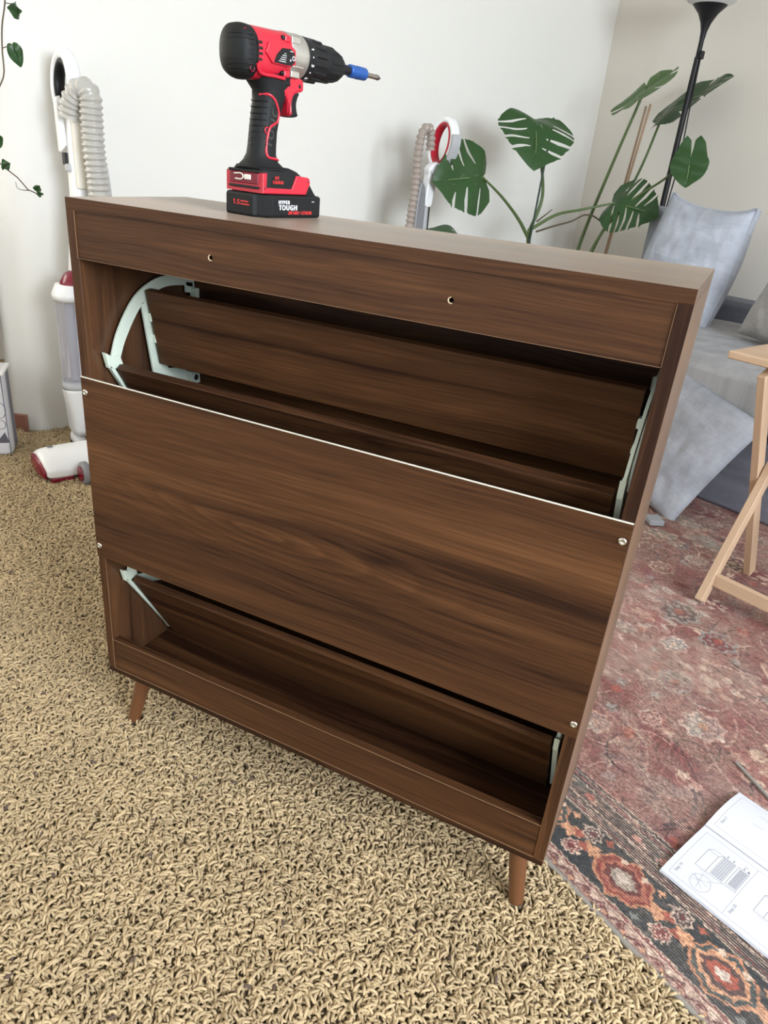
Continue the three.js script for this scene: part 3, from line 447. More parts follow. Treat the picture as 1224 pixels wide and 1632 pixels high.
  for (let i = 0; i < 9; i++) { const h = 78 + i * 7; P('rib', tube([[-20 + i * 0.6, h, 14.6], [-26.5 + i * 0.6, h, 8], [-29 + i * 0.62, h, 0], [-26.5 + i * 0.6, h, -8]].map(p => p.map(v => v * mm)), 0.9 * mm, 12, 6), M.black, hd); }
  { const q = new THREE.TorusGeometry(3.4 * mm, 0.8 * mm, 8, 20); q.translate(-17 * mm, 101.5 * mm, 15.4 * mm); P('screw_ring', q, M.red, hd, 'dark red ring round a screw recess'); }
  { const g = text('TOUGH', 10.5 * mm, 0.6 * mm, 1.22); g.rotateZ(1.32); g.translate(-10 * mm, 80 * mm, 16.4 * mm); P('grip_lettering', g, M.emboss, hd, 'raised black lettering on the grip'); }
  P('trigger_housing', (() => { const g = poly(smooth([[-14, 161], [10, 166], [45, 164], [47, 158], [46, 151], [38, 148.5], [30, 145], [26, 138], [24.5, 124], [22.5, 120.5], [20, 124], [18, 137], [0, 150]], 60).map(p => [p[0] * mm, p[1] * mm]), 37 * mm, 4 * mm); return g; })(), M.red, dr);
  P('direction_button', box(13 * mm, 6 * mm, 40 * mm, 14 * mm, 156.5 * mm, 0, 2.5 * mm), M.black, dr); P('screw_head', (() => { const q = new THREE.SphereGeometry(2.6 * mm, 12, 8); q.translate(38 * mm, 156 * mm, 17.4 * mm); return q; })(), M.black, dr);
  P('trigger', poly(smooth([[24, 147], [40, 150], [51, 149], [48, 143], [46, 136], [47.5, 128], [49.5, 123], [45, 121], [24, 122]], 50).map(p => [p[0] * mm, p[1] * mm]), 15 * mm, 3 * mm), M.black, dr);
  // foot
  const hw = 32.5;
  const foot = P('foot', loft('y', S([[28, 6, 44, hw - 1, 8], [29, 6, 45, hw, 8], [36, 5, 45, hw, 8], [38, 5, 44, hw - 0.5, 8], [50, 2, 41, hw - 1, 6], [56, -2, 37, hw - 3, 4.5], [60, -8, 31, 28, 3.2]]), 64), M.rubber, dr);
  P('foot_trim', (() => { const g = poly([[-39.5, 33], [-39.5, 29], [41, 29], [49, 43], [47.5, 49], [44, 50.5], [22, 52], [13, 35.5], [-31, 36]].map(p => [p[0] * mm, p[1] * mm]), (2 * hw + 2.2) * mm, 1.2 * mm); return g; })(), M.red, foot, 'red trim of the drill foot');
  P('foot_corner', (() => { const g = poly([[-40.5, 52.5], [-40.5, 29], [-31, 29], [-31, 33], [-34, 36], [-33, 53]].map(p => [p[0] * mm, p[1] * mm]), (2 * hw + 2) * mm, 1 * mm); return g; })(), M.red, foot);
  P('rear_slot', box(4 * mm, 13 * mm, 52 * mm, -40.2 * mm, 45 * mm, 0, 1.2 * mm), M.darkRed, foot); P('rear_ridge', box(5 * mm, 3.2 * mm, 54 * mm, -40.6 * mm, 35 * mm, 0, 1.2 * mm), M.black, foot); P('rear_lip', box(7 * mm, 3.4 * mm, 56 * mm, -39.5 * mm, 53.6 * mm, 0, 1.5 * mm), M.rubber, foot);
  P('belt_hook', merge([tube([[-43, 49, -16], [-43.6, 49.4, -2], [-43.6, 46.5, 1], [-43.6, 43.4, -2], [-43, 43, -14]].map(p => p.map(v => v * mm)), 0.9 * mm, 24, 6), box(2.5 * mm, 6 * mm, 11 * mm, -42.8 * mm, 46.3 * mm, 8 * mm, 0.8 * mm)]), M.cream, foot);
  { const q = new THREE.SphereGeometry(2.4 * mm, 10, 8); q.translate(-37.5 * mm, 35.5 * mm, (hw - 0.7) * mm); P('screw_head', q, M.darkRed, foot); const q2 = new THREE.SphereGeometry(2.6 * mm, 10, 8); q2.translate(44 * mm, 46 * mm, (hw - 0.7) * mm); P('screw_head', q2, M.darkRed, foot); }
  for (const [s, h, x] of [['HT', 46, -19], ['CHARGE', 41, -22.5]]) { const g = text(s, 3.7 * mm, 0.3 * mm, s === 'HT' ? 1.3 : 1); g.translate(x * mm, h * mm, (hw + 0.25) * mm); P('foot_lettering', g, M.textRed, foot, 'small red lettering on the foot'); }
  // slide-on battery pack
  const bw = 37.5, bp = (k, i) => [[-47 + i, -bw + 11], [-47 + i, 22], [-43 + i, 25], [-33 + i, bw], [66 - i, bw], [70 - i, bw - 5], [70 - i, -bw + 5], [66 - i, -bw], [-36 + i, -bw]];
  const bat = P('battery_pack', (() => { const g = poly(bp(0, 0).map(p => [p[0] * mm, -p[1] * mm]), 27.5 * mm, 3 * mm); g.rotateX(-Math.PI / 2); g.translate(0, 14 * mm, 0); return g; })(), M.rubber, dr, 'black slide-on battery pack');
  P('front_wedge', poly([[40, 27], [68, 27], [63, 31], [52, 43], [47, 44]].map(p => [p[0] * mm, p[1] * mm]), 58 * mm, 1.5 * mm), M.rubber, bat);
  P('side_plate', box(94 * mm, 19.5 * mm, 1.6 * mm, 18 * mm, 13.6 * mm, 37.4 * mm, 0.7 * mm), M.black, bat);
  const tl = (s, size, x, h, m, sx) => { const g = text(s, size * mm, 0.3 * mm, sx); g.translate(x * mm, h * mm, 38.2 * mm); P('battery_lettering', g, m, bat, m === M.textRed ? 'red lettering on the battery' : 'white lettering on the battery'); };
  tl('HYPER', 4.4, -17, 17.5, M.textWhite, 1.15); tl('TOUGH', 6.2, -16, 10.2, M.textWhite, 1.2); tl('20V MAX • LITHIUM', 4.2, 2, 4.9, M.textRed, 0.86); tl('•••••', 2, 48, 20, M.textWhite, 1);
  { const g = text('1.5', 6 * mm, 0.3 * mm, 1.1); g.rotateY(-Math.PI / 2); g.translate(-47.2 * mm, 13 * mm, -14 * mm); P('battery_lettering', g, M.textRed, bat, 'red lettering on the battery'); const g2 = merge([box(0.3 * mm, 1.5 * mm, 14 * mm, -47.2 * mm, 17.5 * mm, 7 * mm), box(0.3 * mm, 1.5 * mm, 16 * mm, -47.2 * mm, 14 * mm, 8 * mm)]); P('battery_print', g2, M.textRed, bat); }
}

// ------------------------------------------------------------------ sofa and cushions
function pillowGeo(w, h, t, o = {}) {
  const { n = 40, pinch = 0.07, pinchY = pinch, seed = 1, wr = 0.006, px = 2.6, box: gus = 0, ear = 0 } = o, pos = [], uv = [], idx = [], r = [0, 0, 0];
  for (const s of [1, -1]) for (let j = 0; j <= n; j++) for (let i = 0; i <= n; i++) {
    const a = i / n * 2 - 1, b = j / n * 2 - 1;
    const A = Math.sign(a) * Math.abs(a) ** 0.9, B = Math.sign(b) * Math.abs(b) ** 0.9;
    const e = ear * (Math.abs(A * B)) ** 6;
    r[0] = w / 2 * A * (1 - pinch * (1 - B * B) + e); r[1] = h / 2 * B * (1 - pinchY * (1 - A * A) + e);
    const f = (Math.max(0, 1 - Math.abs(a) ** px) * Math.max(0, 1 - Math.abs(b) ** px)) ** 0.55;
    r[2] = s * (gus / 2 + t / 2 * f) + f * wr * 4 * (fbm(a * 2 + seed, b * 2 + s * 7, 3) - 0.5) * s + f * wr * 1.4 * (Math.abs(fbm(a * 5 + seed * 3, b * 3 + s, 2) - 0.5) * -2);
    pos.push(...r); uv.push((A * w / 2) / 0.5, (B * h / 2) / 0.5);
  }
  const N = (n + 1) * (n + 1);
  for (let q = 0; q < 2; q++) for (let j = 0; j < n; j++) for (let i = 0; i < n; i++) { const k = q * N + j * (n + 1) + i; q ? idx.push(k, k + n + 1, k + 1, k + 1, k + n + 1, k + n + 2) : idx.push(k, k + 1, k + n + 1, k + 1, k + n + 2, k + n + 1); }
  if (gus > 0) { const edge = []; for (let i = 0; i < n; i++) edge.push(i); for (let j = 0; j < n; j++) edge.push(j * (n + 1) + n); for (let i = n; i > 0; i--) edge.push(n * (n + 1) + i); for (let j = n; j > 0; j--) edge.push(j * (n + 1)); edge.forEach((a, i) => { const b = edge[(i + 1) % edge.length]; idx.push(a, a + N, b, b, a + N, b + N); }); }
  const g = new THREE.BufferGeometry(); g.setAttribute('position', new THREE.Float32BufferAttribute(pos, 3)); g.setAttribute('uv', new THREE.Float32BufferAttribute(uv, 2)); g.setIndex(idx);
  const m = mergeVertices(g.clone().deleteAttribute('uv') && g, 1e-5); m.computeVertexNormals();
  // outline for the piping
  const out = []; const put = (a, b) => { const e = ear * Math.abs(a * b) ** 6; out.push(V3(w / 2 * a * (1 - pinch * (1 - b * b) + e), h / 2 * b * (1 - pinchY * (1 - a * a) + e), gus / 2)); };
  for (let i = 0; i < 12; i++) put(-1 + i / 6, -1); for (let i = 0; i < 12; i++) put(1, -1 + i / 6); for (let i = 0; i < 12; i++) put(1 - i / 6, 1); for (let i = 0; i < 12; i++) put(-1, 1 - i / 6);
  return { g: m, pipe: new THREE.TubeGeometry(new THREE.CatmullRomCurve3(out, true), 120, 0.0035, 6, true) };
}
const greyLinen = linen(0.46, 0.475, 0.52), paleLinen = linen(0.54, 0.57, 0.64), warmLinen = linen(0.50, 0.48, 0.46), seatLinen = linen(0.44, 0.435, 0.44), slate = linen(0.20, 0.20, 0.235);
{
  const sf = rthing('sofa', [0.3, 0.004, -2.6], 'deep grey fabric sofa with a piped seat cushion against the far wall', 'sofa');
  part('base', box(2.1, 0.262, 1.13, 0.33, 0.135, -2.655, 0.015), slate, sf, 'dark slate fabric base');
  part('back_frame', box(2.1, 0.30, 0.20, 0.33, 0.41, -3.13, 0.03), slate, sf);
  const seat = (u0, u1) => {
    const { g } = pillowGeo(u1 - u0, 0.98, 0.10, { px: 5, pinch: 0.0, gus: 0, box: 0.12, wr: 0.01, seed: u0 * 3 + 4, n: 44 }); g.rotateX(-Math.PI / 2); g.translate((u0 + u1) / 2, 0.385, -2.545);
    const c = part('seat_cushion', g, seatLinen, sf);
    const y = 0.325, z = -2.05; part('piping', tube([[u0 + 0.02, y, z - 0.01], [u0 + 0.2, y, z], [(u0 + u1) / 2, y - 0.004, z + 0.002], [u1 - 0.02, y, z - 0.01]], 0.006, 40, 8), seatLinen, c);
  };
  seat(-0.70, 1.36);
}
function cushion(name, label, at, rot, dims, opt, mat, pipe = true) {
  const c = rthing(name, at, label, 'cushion', name === 'back_cushion' ? 'cushions leaning on the sofa seat' : undefined); const { g, pipe: p } = pillowGeo(...dims, opt);
  const m = new THREE.Matrix4().makeRotationFromEuler(new THREE.Euler(...rot, 'YXZ')); g.applyMatrix4(m); p.applyMatrix4(m);
  const off = (q) => q.translate(...at);
  part('cover', off(g), mat, c); if (pipe) part('piping', off(p), mat, c); return c;
}
cushion('back_cushion', 'pale blue-grey piped back cushion slumped upright on the sofa behind the cabinet', [-0.540, 0.712, -2.70], [-0.20, 0.05, -0.08], [0.345, 0.475, 0.17], { box: 0.05, ear: 0.06, pinch: -0.12, pinchY: 0.09, seed: 2, wr: 0.008 }, paleLinen);
cushion('back_cushion', 'shaded grey cushion standing behind the pale piped one at the end of the sofa', [-0.68, 0.68, -2.90], [-0.15, 0.2, 0.03], [0.38, 0.48, 0.16], { box: 0.03, pinch: 0.04, seed: 5 }, greyLinen);
cushion('back_cushion', 'light warm grey cushion leaning at the right edge of the photo above the tray table', [0.085, 0.70, -2.55], [-0.30, -0.25, -0.12], [0.50, 0.46, 0.20], { box: 0.02, pinch: 0.05, seed: 8, wr: 0.010 }, warmLinen, false);
cushion('throw_pillow', 'grey throw pillow resting on the rug and leaning against the sofa front', [-0.085, 0.228, -1.960], [-0.52, 0.0, -0.29], [0.50, 0.425, 0.12], { pinch: 0.03, seed: 12, wr: 0.012 }, greyLinen, false);
tag(part('felt_pad', (() => { const g = box(0.05, 0.020, 0.055, 0, 0.011, 0, 0.006); g.rotateY(0.5); return g; })(), std(lin(0.30, 0.31, 0.32), 0.9), scene), 'small grey felt pad on the rug below the throw pillow', 'pad').position.copy(rp(0.070, 0.004, -1.752));

// ------------------------------------------------------------------ folding tray table
{
  const tt = rthing('tray_table', [0.5, 0.004, -1.62], 'light pine folding tray table with crossed legs on the rug', 'table');
  const uvm = g => grainUV(g, 0, 0.4, 0.2);
  part('tabletop', uvm(box(0.50, 0.019, 0.36, 0.528, 0.640, -1.63, 0.004)), M.pine, tt);
  for (const u of [0.315, 0.74]) part('cleat', box(0.022, 0.026, 0.30, u + 0.055, 0.618, -1.64, 0.004), M.pine, tt);
  const X = V3(1, 0, 0), g1 = g => grainUV(g, 1, 0.2, 0.1);
  for (const [a, b] of [[[0.413, 0.012, -1.415], [0.413, 0.615, -1.715]], [[0.414, 0.012, -1.700], [0.372, 0.615, -1.465]], [[0.700, 0.012, -1.415], [0.700, 0.615, -1.715]], [[0.728, 0.012, -1.700], [0.735, 0.615, -1.465]]]) part('leg', g1(bar(V3(...a), V3(...b), 0.020, 0.034, X)), M.pine, tt);
  part('stretcher', uvm(bar(V3(0.42, 0.072, -1.447), V3(0.70, 0.072, -1.447), 0.034, 0.018, V3(0, 1, 0))), M.pine, tt);
  part('pivot_bolt', (() => { const g = cyl(0.006, 0.006, 0.046, 0, 0, 0, 12); g.rotateZ(Math.PI / 2); g.translate(0.402, 0.335, -1.578); return g; })(), M.zinc, tt);
}

// ------------------------------------------------------------------ assembly manual and thin strip on the rug
{
  const page = (draw) => {  const cv = document.createElement('canvas'); cv.width = 1024; cv.height = 680; const c = cv.getContext('2d'); c.fillStyle = '#cbcbd2'; c.fillRect(0, 0, 1024, 680); draw(c); const t = new THREE.CanvasTexture(cv); t.colorSpace = THREE.SRGBColorSpace; t.magFilter = THREE.LinearFilter; return std(0xffffff, 0.75, { map: t, side: THREE.DoubleSide }); };
  const L = (c, pts, w = 2, col = '#5c5c62') => { c.beginPath(); pts.forEach((p, i) => i ? c.lineTo(...p) : c.moveTo(...p)); c.lineWidth = w; c.strokeStyle = col; c.stroke(); };
  const vtext = (c, s, x, y) => { c.save(); c.translate(x, y); c.rotate(-Math.PI / 2); c.fillStyle = '#26262a'; c.font = '30px sans-serif'; c.fillText(s, 0, 0); c.restore(); };
  const cabDraw = (c, x, y, k) => { // line drawing of the cabinet with loose panels
    const R = (a, b, w, h) => L(c, [[x + a * k, y + b * k], [x + (a + w) * k, y + b * k], [x + (a + w) * k, y + (b + h) * k], [x + a * k, y + (b + h) * k], [x + a * k, y + b * k]], 2.5, '#2c2c30');
    R(0, 40, 60, 150); L(c, [[x, y + 40 * k], [x + 22 * k, y + 15 * k], [x + 82 * k, y + 15 * k], [x + 60 * k, y + 40 * k]], 2.5, '#2c2c30'); for (let i = 0; i < 6; i++) R(82 + i * 12, 15, 7, 160); R(165, 10, 60, 160); for (let i = 0; i < 5; i++) R(178 + i * 9, 20, 5, 140); L(c, [[x + 60 * k, y + 190 * k], [x + 235 * k, y + 178 * k]], 2.5, '#2c2c30'); L(c, [[x + 30 * k, y + 200 * k], [x + 120 * k, y + 215 * k]], 2, '#77777c'); for (const q of [95, 130, 190, 215]) { L(c, [[x + q * k, y - 14 * k], [x + q * k, y + 6 * k]], 3, '#444449'); L(c, [[x + (q - 4) * k, y - 2 * k], [x + q * k, y + 6 * k], [x + (q + 4) * k, y - 2 * k]], 3, '#444449'); }
  };
  const lower = page(c => { L(c, [[50, 60], [1000, 60]]); L(c, [[50, 60], [50, 640]]); L(c, [[50, 640], [1000, 640]]); L(c, [[500, 60], [500, 640]]); vtext(c, 'Step 19', 92, 600); vtext(c, 'Step 20', 545, 600); cabDraw(c, 150, 150, 1.45); cabDraw(c, 640, 190, 1.3); c.beginPath(); c.arc(265, 545, 78, 0, 7); c.lineWidth = 2.5; c.strokeStyle = '#6a6a70'; c.stroke(); L(c, [[190, 500], [300, 590]], 2); L(c, [[190, 560], [315, 490]], 2); L(c, [[240, 455], [260, 605]], 2); L(c, [[180, 520], [320, 535]], 2); L(c, [[310, 480], [380, 420]], 2); vtext(c, '2', 440, 130); vtext(c, '4', 475, 160); });
  const upper = page(c => { L(c, [[50, 60], [50, 620]]); L(c, [[50, 60], [1000, 60]]); L(c, [[50, 620], [1000, 620]]); vtext(c, 'Step 21', 92, 560); L(c, [[250, 170], [320, 165], [330, 172]], 3, '#5d5d62'); L(c, [[255, 330], [345, 316]], 3, '#5d5d62'); L(c, [[430, 70], [700, 620]], 2); cabDraw(c, 680, 170, 1.2); });
  const mn = rthing('assembly_manual', [0.95, 0.004, -0.71], 'open white assembly manual with line drawings lying on the rug', 'booklet');
  const SPINE = -0.716, W = 0.205;
  const sheet = (v0, v1, lift, y0) => { // a page bowed between the spine and its free edge
    const nx = 10, nz = 16, pos = [], uv = [], idx = [];
    for (let j = 0; j <= nz; j++) for (let i = 0; i <= nx; i++) { const t = j / nz, u = 0.802 + i / nx * W; pos.push(u, y0 + lift * Math.sin(Math.PI * Math.min(1, t * 0.9 + 0.08)) * (1 - 0.25 * i / nx) + 0.0015 * (1 - t), mix(v0, v1, t)); uv.push(i / nx, v1 > v0 ? 1 - t : t); }
    for (let j = 0; j < nz; j++) for (let i = 0; i < nx; i++) { const a = j * (nx + 1) + i, b = a + nx + 1; v1 > v0 ? idx.push(a, b, a + 1, b, b + 1, a + 1) : idx.push(a, a + 1, b, b, a + 1, b + 1); }
    const g = new THREE.BufferGeometry(); g.setAttribute('position', new THREE.Float32BufferAttribute(pos, 3)); g.setAttribute('uv', new THREE.Float32BufferAttribute(uv, 2)); g.setIndex(idx); g.computeVertexNormals(); return g;
  };
  for (let k = 0; k < 3; k++) part('leaf_of_paper', sheet(SPINE, -0.570 - k * 0.0014, 0.004, 0.0055 + k * 0.0011), k === 2 ? lower : M.paper, mn);
  for (let k = 0; k < 3; k++) part('leaf_of_paper', sheet(SPINE, -0.847 + k * 0.0014, 0.011, 0.0055 + k * 0.0011), k === 2 ? upper : M.paper, mn);
}
{
  const st = rthing('trim_strip', [0.80, 0.005, -0.90], 'thin grey strip lying on the rug beyond the open manual', 'strip');
  part('bar', bar(V3(0.760, 0.0075, -0.916), V3(0.905, 0.0075, -0.851), 0.0065, 0.006, V3(0, 1, 0)), std(lin(0.30, 0.28, 0.26), 0.5, { metalness: 0.3 }), st);
}

// ------------------------------------------------------------------ monstera
const tess = new TessellateModifier(0.025, 6);
function leafGeo(o) { // base at the origin, tip along +y, face +z
  const { L, W, cuts = 4, back = 0.14, droop = 0.25, fold = 0.18, seed = 1, slit = 0.72 } = o, r = rng(seed), halves = [];
  const half = t => { const w = Math.sin(Math.PI * Math.min(1, 0.16 + t * 0.84) ** 0.78) ** 0.72; return w; };
  for (const s of [-1, 1]) {
    const pts = [[0, 0], [s * 0.05 * W, -back * L * 0.75], [s * 0.17 * W, -back * L], [s * 0.32 * W, -back * L * 0.6]];
    const n = 40, cutAt = []; for (let k = 0; k < cuts; k++) cutAt.push(0.14 + (k + 0.4 + 0.3 * r()) * 0.68 / Math.max(1, cuts));
    for (let i = 3; i <= n; i++) {
      const t = i / n, y = L * t, w = W / 2 * half(t) * (1 - 0.04 * r());
      const c = cutAt.findIndex(q => q >= t && q < t + 1 / n);
      pts.push([s * w, y]);
      if (c >= 0) { const q = cutAt[c], wi = w * (1 - slit * (0.8 + 0.3 * r())), yi = L * (q - 0.16 * (1 - wi / w)); pts.push([s * w * 0.97, y + L * 0.006], [s * (wi + 0.5 * (w - wi)), mix(yi, y, 0.55) + L * 0.004], [s * wi, yi], [s * (wi + 0.004), yi + L * 0.025], [s * (wi + 0.5 * (w - wi)), mix(yi, y, 0.55) + L * 0.055], [s * w * 0.99, y + L * 0.05]); i += 2; }
    }
    pts.push([0, L]); if (s < 0) pts.reverse();
    halves.push(new THREE.ShapeGeometry(new THREE.Shape(pts.map(p => new THREE.Vector2(...p)))));
  }
  let g = tess.modify(merge(halves)); const p = g.attributes.position;
  for (let i = 0; i < p.count; i++) { const x = p.getX(i), y = p.getY(i); p.setZ(i, fold * Math.abs(x) - 0.9 * fold * x * x / (W / 2) - droop * Math.max(0, y) ** 2 / L - 0.12 * Math.max(0, -y) + 0.008 * Math.sin(y / L * 9 + x * 20)); }
  g = mergeVertices(g, 1e-5); g.computeVertexNormals();
  const veins = [varTube([0, 0.25, 0.5, 0.75, 1].map(t => V3(0, L * t, -droop * L * t * t + 0.001)), t => 0.0026 * (1 - 0.7 * t), 16, 6)];
  return { g, veins: merge(veins) };
}
function place(g, base, tip, face) {
  const y = tip.clone().sub(base).normalize(), z = face.clone().addScaledVector(y, -face.dot(y)).normalize(), x = y.clone().cross(z);
  g.applyMatrix4(new THREE.Matrix4().makeBasis(x, y, z)); g.translate(base.x, base.y, base.z); return g;
}
{
  const mo = rthing('monstera', [-1.2, 0, -2.76], 'tall potted monstera with split leaves in the corner behind the cabinet', 'plant');
  const pot = part('pot', (() => { const g = new THREE.LatheGeometry([[0, 0.0], [0.12, 0.0], [0.128, 0.02], [0.155, 0.28], [0.160, 0.285], [0.160, 0.30], [0.148, 0.30], [0.144, 0.26], [0, 0.26]].map(p => new THREE.Vector2(...p)), 40); g.translate(-1.2, 0.001, -2.76); return g; })(), M.pot, mo);
  part('soil', cyl(0.143, 0.143, 0.02, -1.2, 0.262, -2.76, 32), M.soil, pot);
  const leaf = (base, tip, face, o, mat, pet, pr = 0.0065) => {
    const b = V3(...base), t = V3(...tip), f = V3(...face); const { g, veins } = leafGeo({ L: b.distanceTo(t), ...o });
    const lf = part('leaf', place(g, b, t, f), mat, mo); part('midrib', place(veins, b, t, f), M.vein, lf);
    if (pet) part('petiole', varTube(pet.map(p => V3(...p)), q => pr * (1.25 - 0.55 * q), 40, 8), M.stem, mo);
  };
  const crown = [-1.19, 0.70, -2.43];
  part('stem', varTube([[-1.2, 0.26, -2.72], [-1.195, 0.48, -2.58], crown, [-1.19, 0.77, -2.42]].map(p => V3(...p)), q => 0.014 - 0.004 * q, 30, 10), M.stem, mo);
  leaf([-1.16, 1.195, -2.30], [-1.00, 1.07, -2.18], [0.75, 0.62, 0.45], { W: 0.34, cuts: 4, seed: 3, droop: 0.35, fold: 0.25, slit: 0.75 }, M.leaf, [[-1.19, 0.76, -2.42], [-1.19, 0.90, -2.47], [-1.18, 1.06, -2.40], [-1.16, 1.195, -2.30]]);
  leaf([-1.18, 0.962, -2.055], [-1.16, 0.945, -1.80], [0.85, 0.25, 0.30], { W: 0.30, cuts: 3, seed: 9, droop: 0.2, slit: 0.7 }, M.leaf, [[-1.19, 0.72, -2.43], [-1.19, 0.80, -2.34], [-1.185, 0.89, -2.20], [-1.18, 0.962, -2.055]]);
  leaf([-1.18, 0.735, -1.95], [-1.18, 0.755, -1.74], [0.4, 0.9, 0.2], { W: 0.15, cuts: 0, seed: 19, droop: 0.4 }, M.leaf, [[-1.19, 0.60, -2.50], [-1.18, 0.66, -2.2], [-1.18, 0.735, -1.95]], 0.005);
  leaf([-1.03, 0.905, -2.79], [-0.80, 0.90, -2.76], [0.25, 0.45, 0.85], { W: 0.27, cuts: 5, seed: 14, droop: 0.25, slit: 0.92 }, M.leaf, [[-1.18, 0.77, -2.42], [-1.15, 0.835, -2.54], [-1.12, 0.865, -2.68], [-1.03, 0.905, -2.79]]);
  leaf([-1.095, 1.395, -2.95], [-1.02, 1.305, -2.80], [0.0675, -0.1335, -0.127], { W: 0.33, cuts: 2, seed: 22, droop: 0.1, slit: 0.5, back: 0.3 }, M.leafPale, [[-1.22, 0.26, -2.80], [-1.275, 0.67, -2.93], [-1.18, 1.05, -2.93], [-1.106, 1.305, -2.93], [-1.095, 1.392, -2.95]], 0.0085);
  leaf([-1.060, 1.285, -3.08], [-0.79, 1.465, -3.10], [0.30, 0.85, 0.40], { W: 0.26, cuts: 2, seed: 31, droop: 0.08, slit: 0.5, back: 0.2 }, M.leaf, [[-1.17, 0.26, -2.80], [-1.20, 0.68, -2.95], [-1.07, 1.02, -2.99], [-1.060, 1.285, -3.08]], 0.0075);
  leaf([-0.683, 1.120, -2.75], [-0.655, 1.000, -2.72], [0.35, 0.25, 0.9], { W: 0.155, cuts: 0, seed: 41, droop: 0.1, back: 0.62, fold: 0.25 }, M.leaf, [[-1.16, 0.26, -2.77], [-1.10, 0.70, -2.80], [-0.97, 0.90, -2.80], [-0.80, 1.03, -2.80], [-0.683, 1.120, -2.76]], 0.0065);
  part('aerial_root', varTube([[-1.15, 0.762, -2.42], [-1.15, 0.79, -2.55], [-1.14, 0.812, -2.65], [-1.14, 0.842, -2.745], [-1.13, 0.838, -2.80], [-1.12, 0.815, -2.86]].map(p => V3(...p)), q => 0.0045 - 0.001 * q, 30, 7), M.twig, mo);
  part('aerial_root', varTube([[-1.19, 0.80, -2.46], [-1.18, 0.83, -2.50], [-1.17, 0.855, -2.53]].map(p => V3(...p)), q => 0.004 - 0.002 * q, 12, 6), M.twig, mo);
  part('plant_stake', rod(V3(-1.18, 0.26, -2.40 + 0.0), V3(-1.165, 1.214, -2.425), 0.0045), M.greenStake, mo, 'thin dark green stake');
  part('plant_stake', rod(V3(-1.10, 0.25, -2.86), V3(-1.040, 1.309, -2.90), 0.0050), M.stake, mo, 'tan bamboo stake'); part('plant_stake', rod(V3(-1.09, 0.25, -2.84), V3(-1.016, 1.316, -2.895), 0.0050), M.stake, mo, 'tan bamboo stake');
}

// ------------------------------------------------------------------ floor lamp
{
  const u = -0.882, v = -2.96, fl = rthing('floor_lamp', [u, 0, v], 'black uplight floor lamp with a slim pole behind the sofa end', 'lamp');
  part('base', (() => { const g = new THREE.LatheGeometry([[0, 0], [0.115, 0], [0.12, 0.008], [0.11, 0.018], [0.02, 0.030], [0.014, 0.05], [0, 0.05]].map(p => new THREE.Vector2(...p)), 40); g.translate(u, 0.001, v); return g; })(), M.black, fl);
  part('pole', merge([rod(V3(u, 0.03, v), V3(u, 1.50, v), 0.0125), rod(V3(u, 1.49, v), V3(u, 1.60, v), 0.0100)]), M.black, fl);
  part('cord', tube([[u + 0.016, 1.50, v + 0.004], [u + 0.024, 1.30, v + 0.006], [u + 0.034, 1.10, v + 0.006], [u + 0.022, 0.85, v + 0.004], [u + 0.018, 0.05, v + 0.02]], 0.003, 40, 6), M.black, fl);
  part('switch', box(0.016, 0.030, 0.022, u + 0.018, 1.507, v + 0.004, 0.004), M.black, fl);
  part('lamp_bowl', (() => { const g = new THREE.LatheGeometry([[0.011, 1.55], [0.013, 1.575], [0.022, 1.605], [0.040, 1.637], [0.067, 1.665], [0.069, 1.668], [0.064, 1.668], [0.037, 1.641], [0.018, 1.610], [0, 1.58]].map(p => new THREE.Vector2(...p)), 40); g.translate(u, 0.018, v); return g; })(), M.black, fl);
  part('lamp_shade', (() => { const g = new THREE.LatheGeometry([[0.060, 1.664], [0.092, 1.676], [0.125, 1.703], [0.148, 1.748], [0.145, 1.748], [0.122, 1.706], [0.090, 1.680], [0.055, 1.670]].map(p => new THREE.Vector2(...p)), 48); g.translate(u, 0.018, v); return g; })(), phys(lin(0.8, 0.79, 0.76), 0.5, { transmission: 0.3, thickness: 0 }), fl, 'frosted white bowl shade');
}

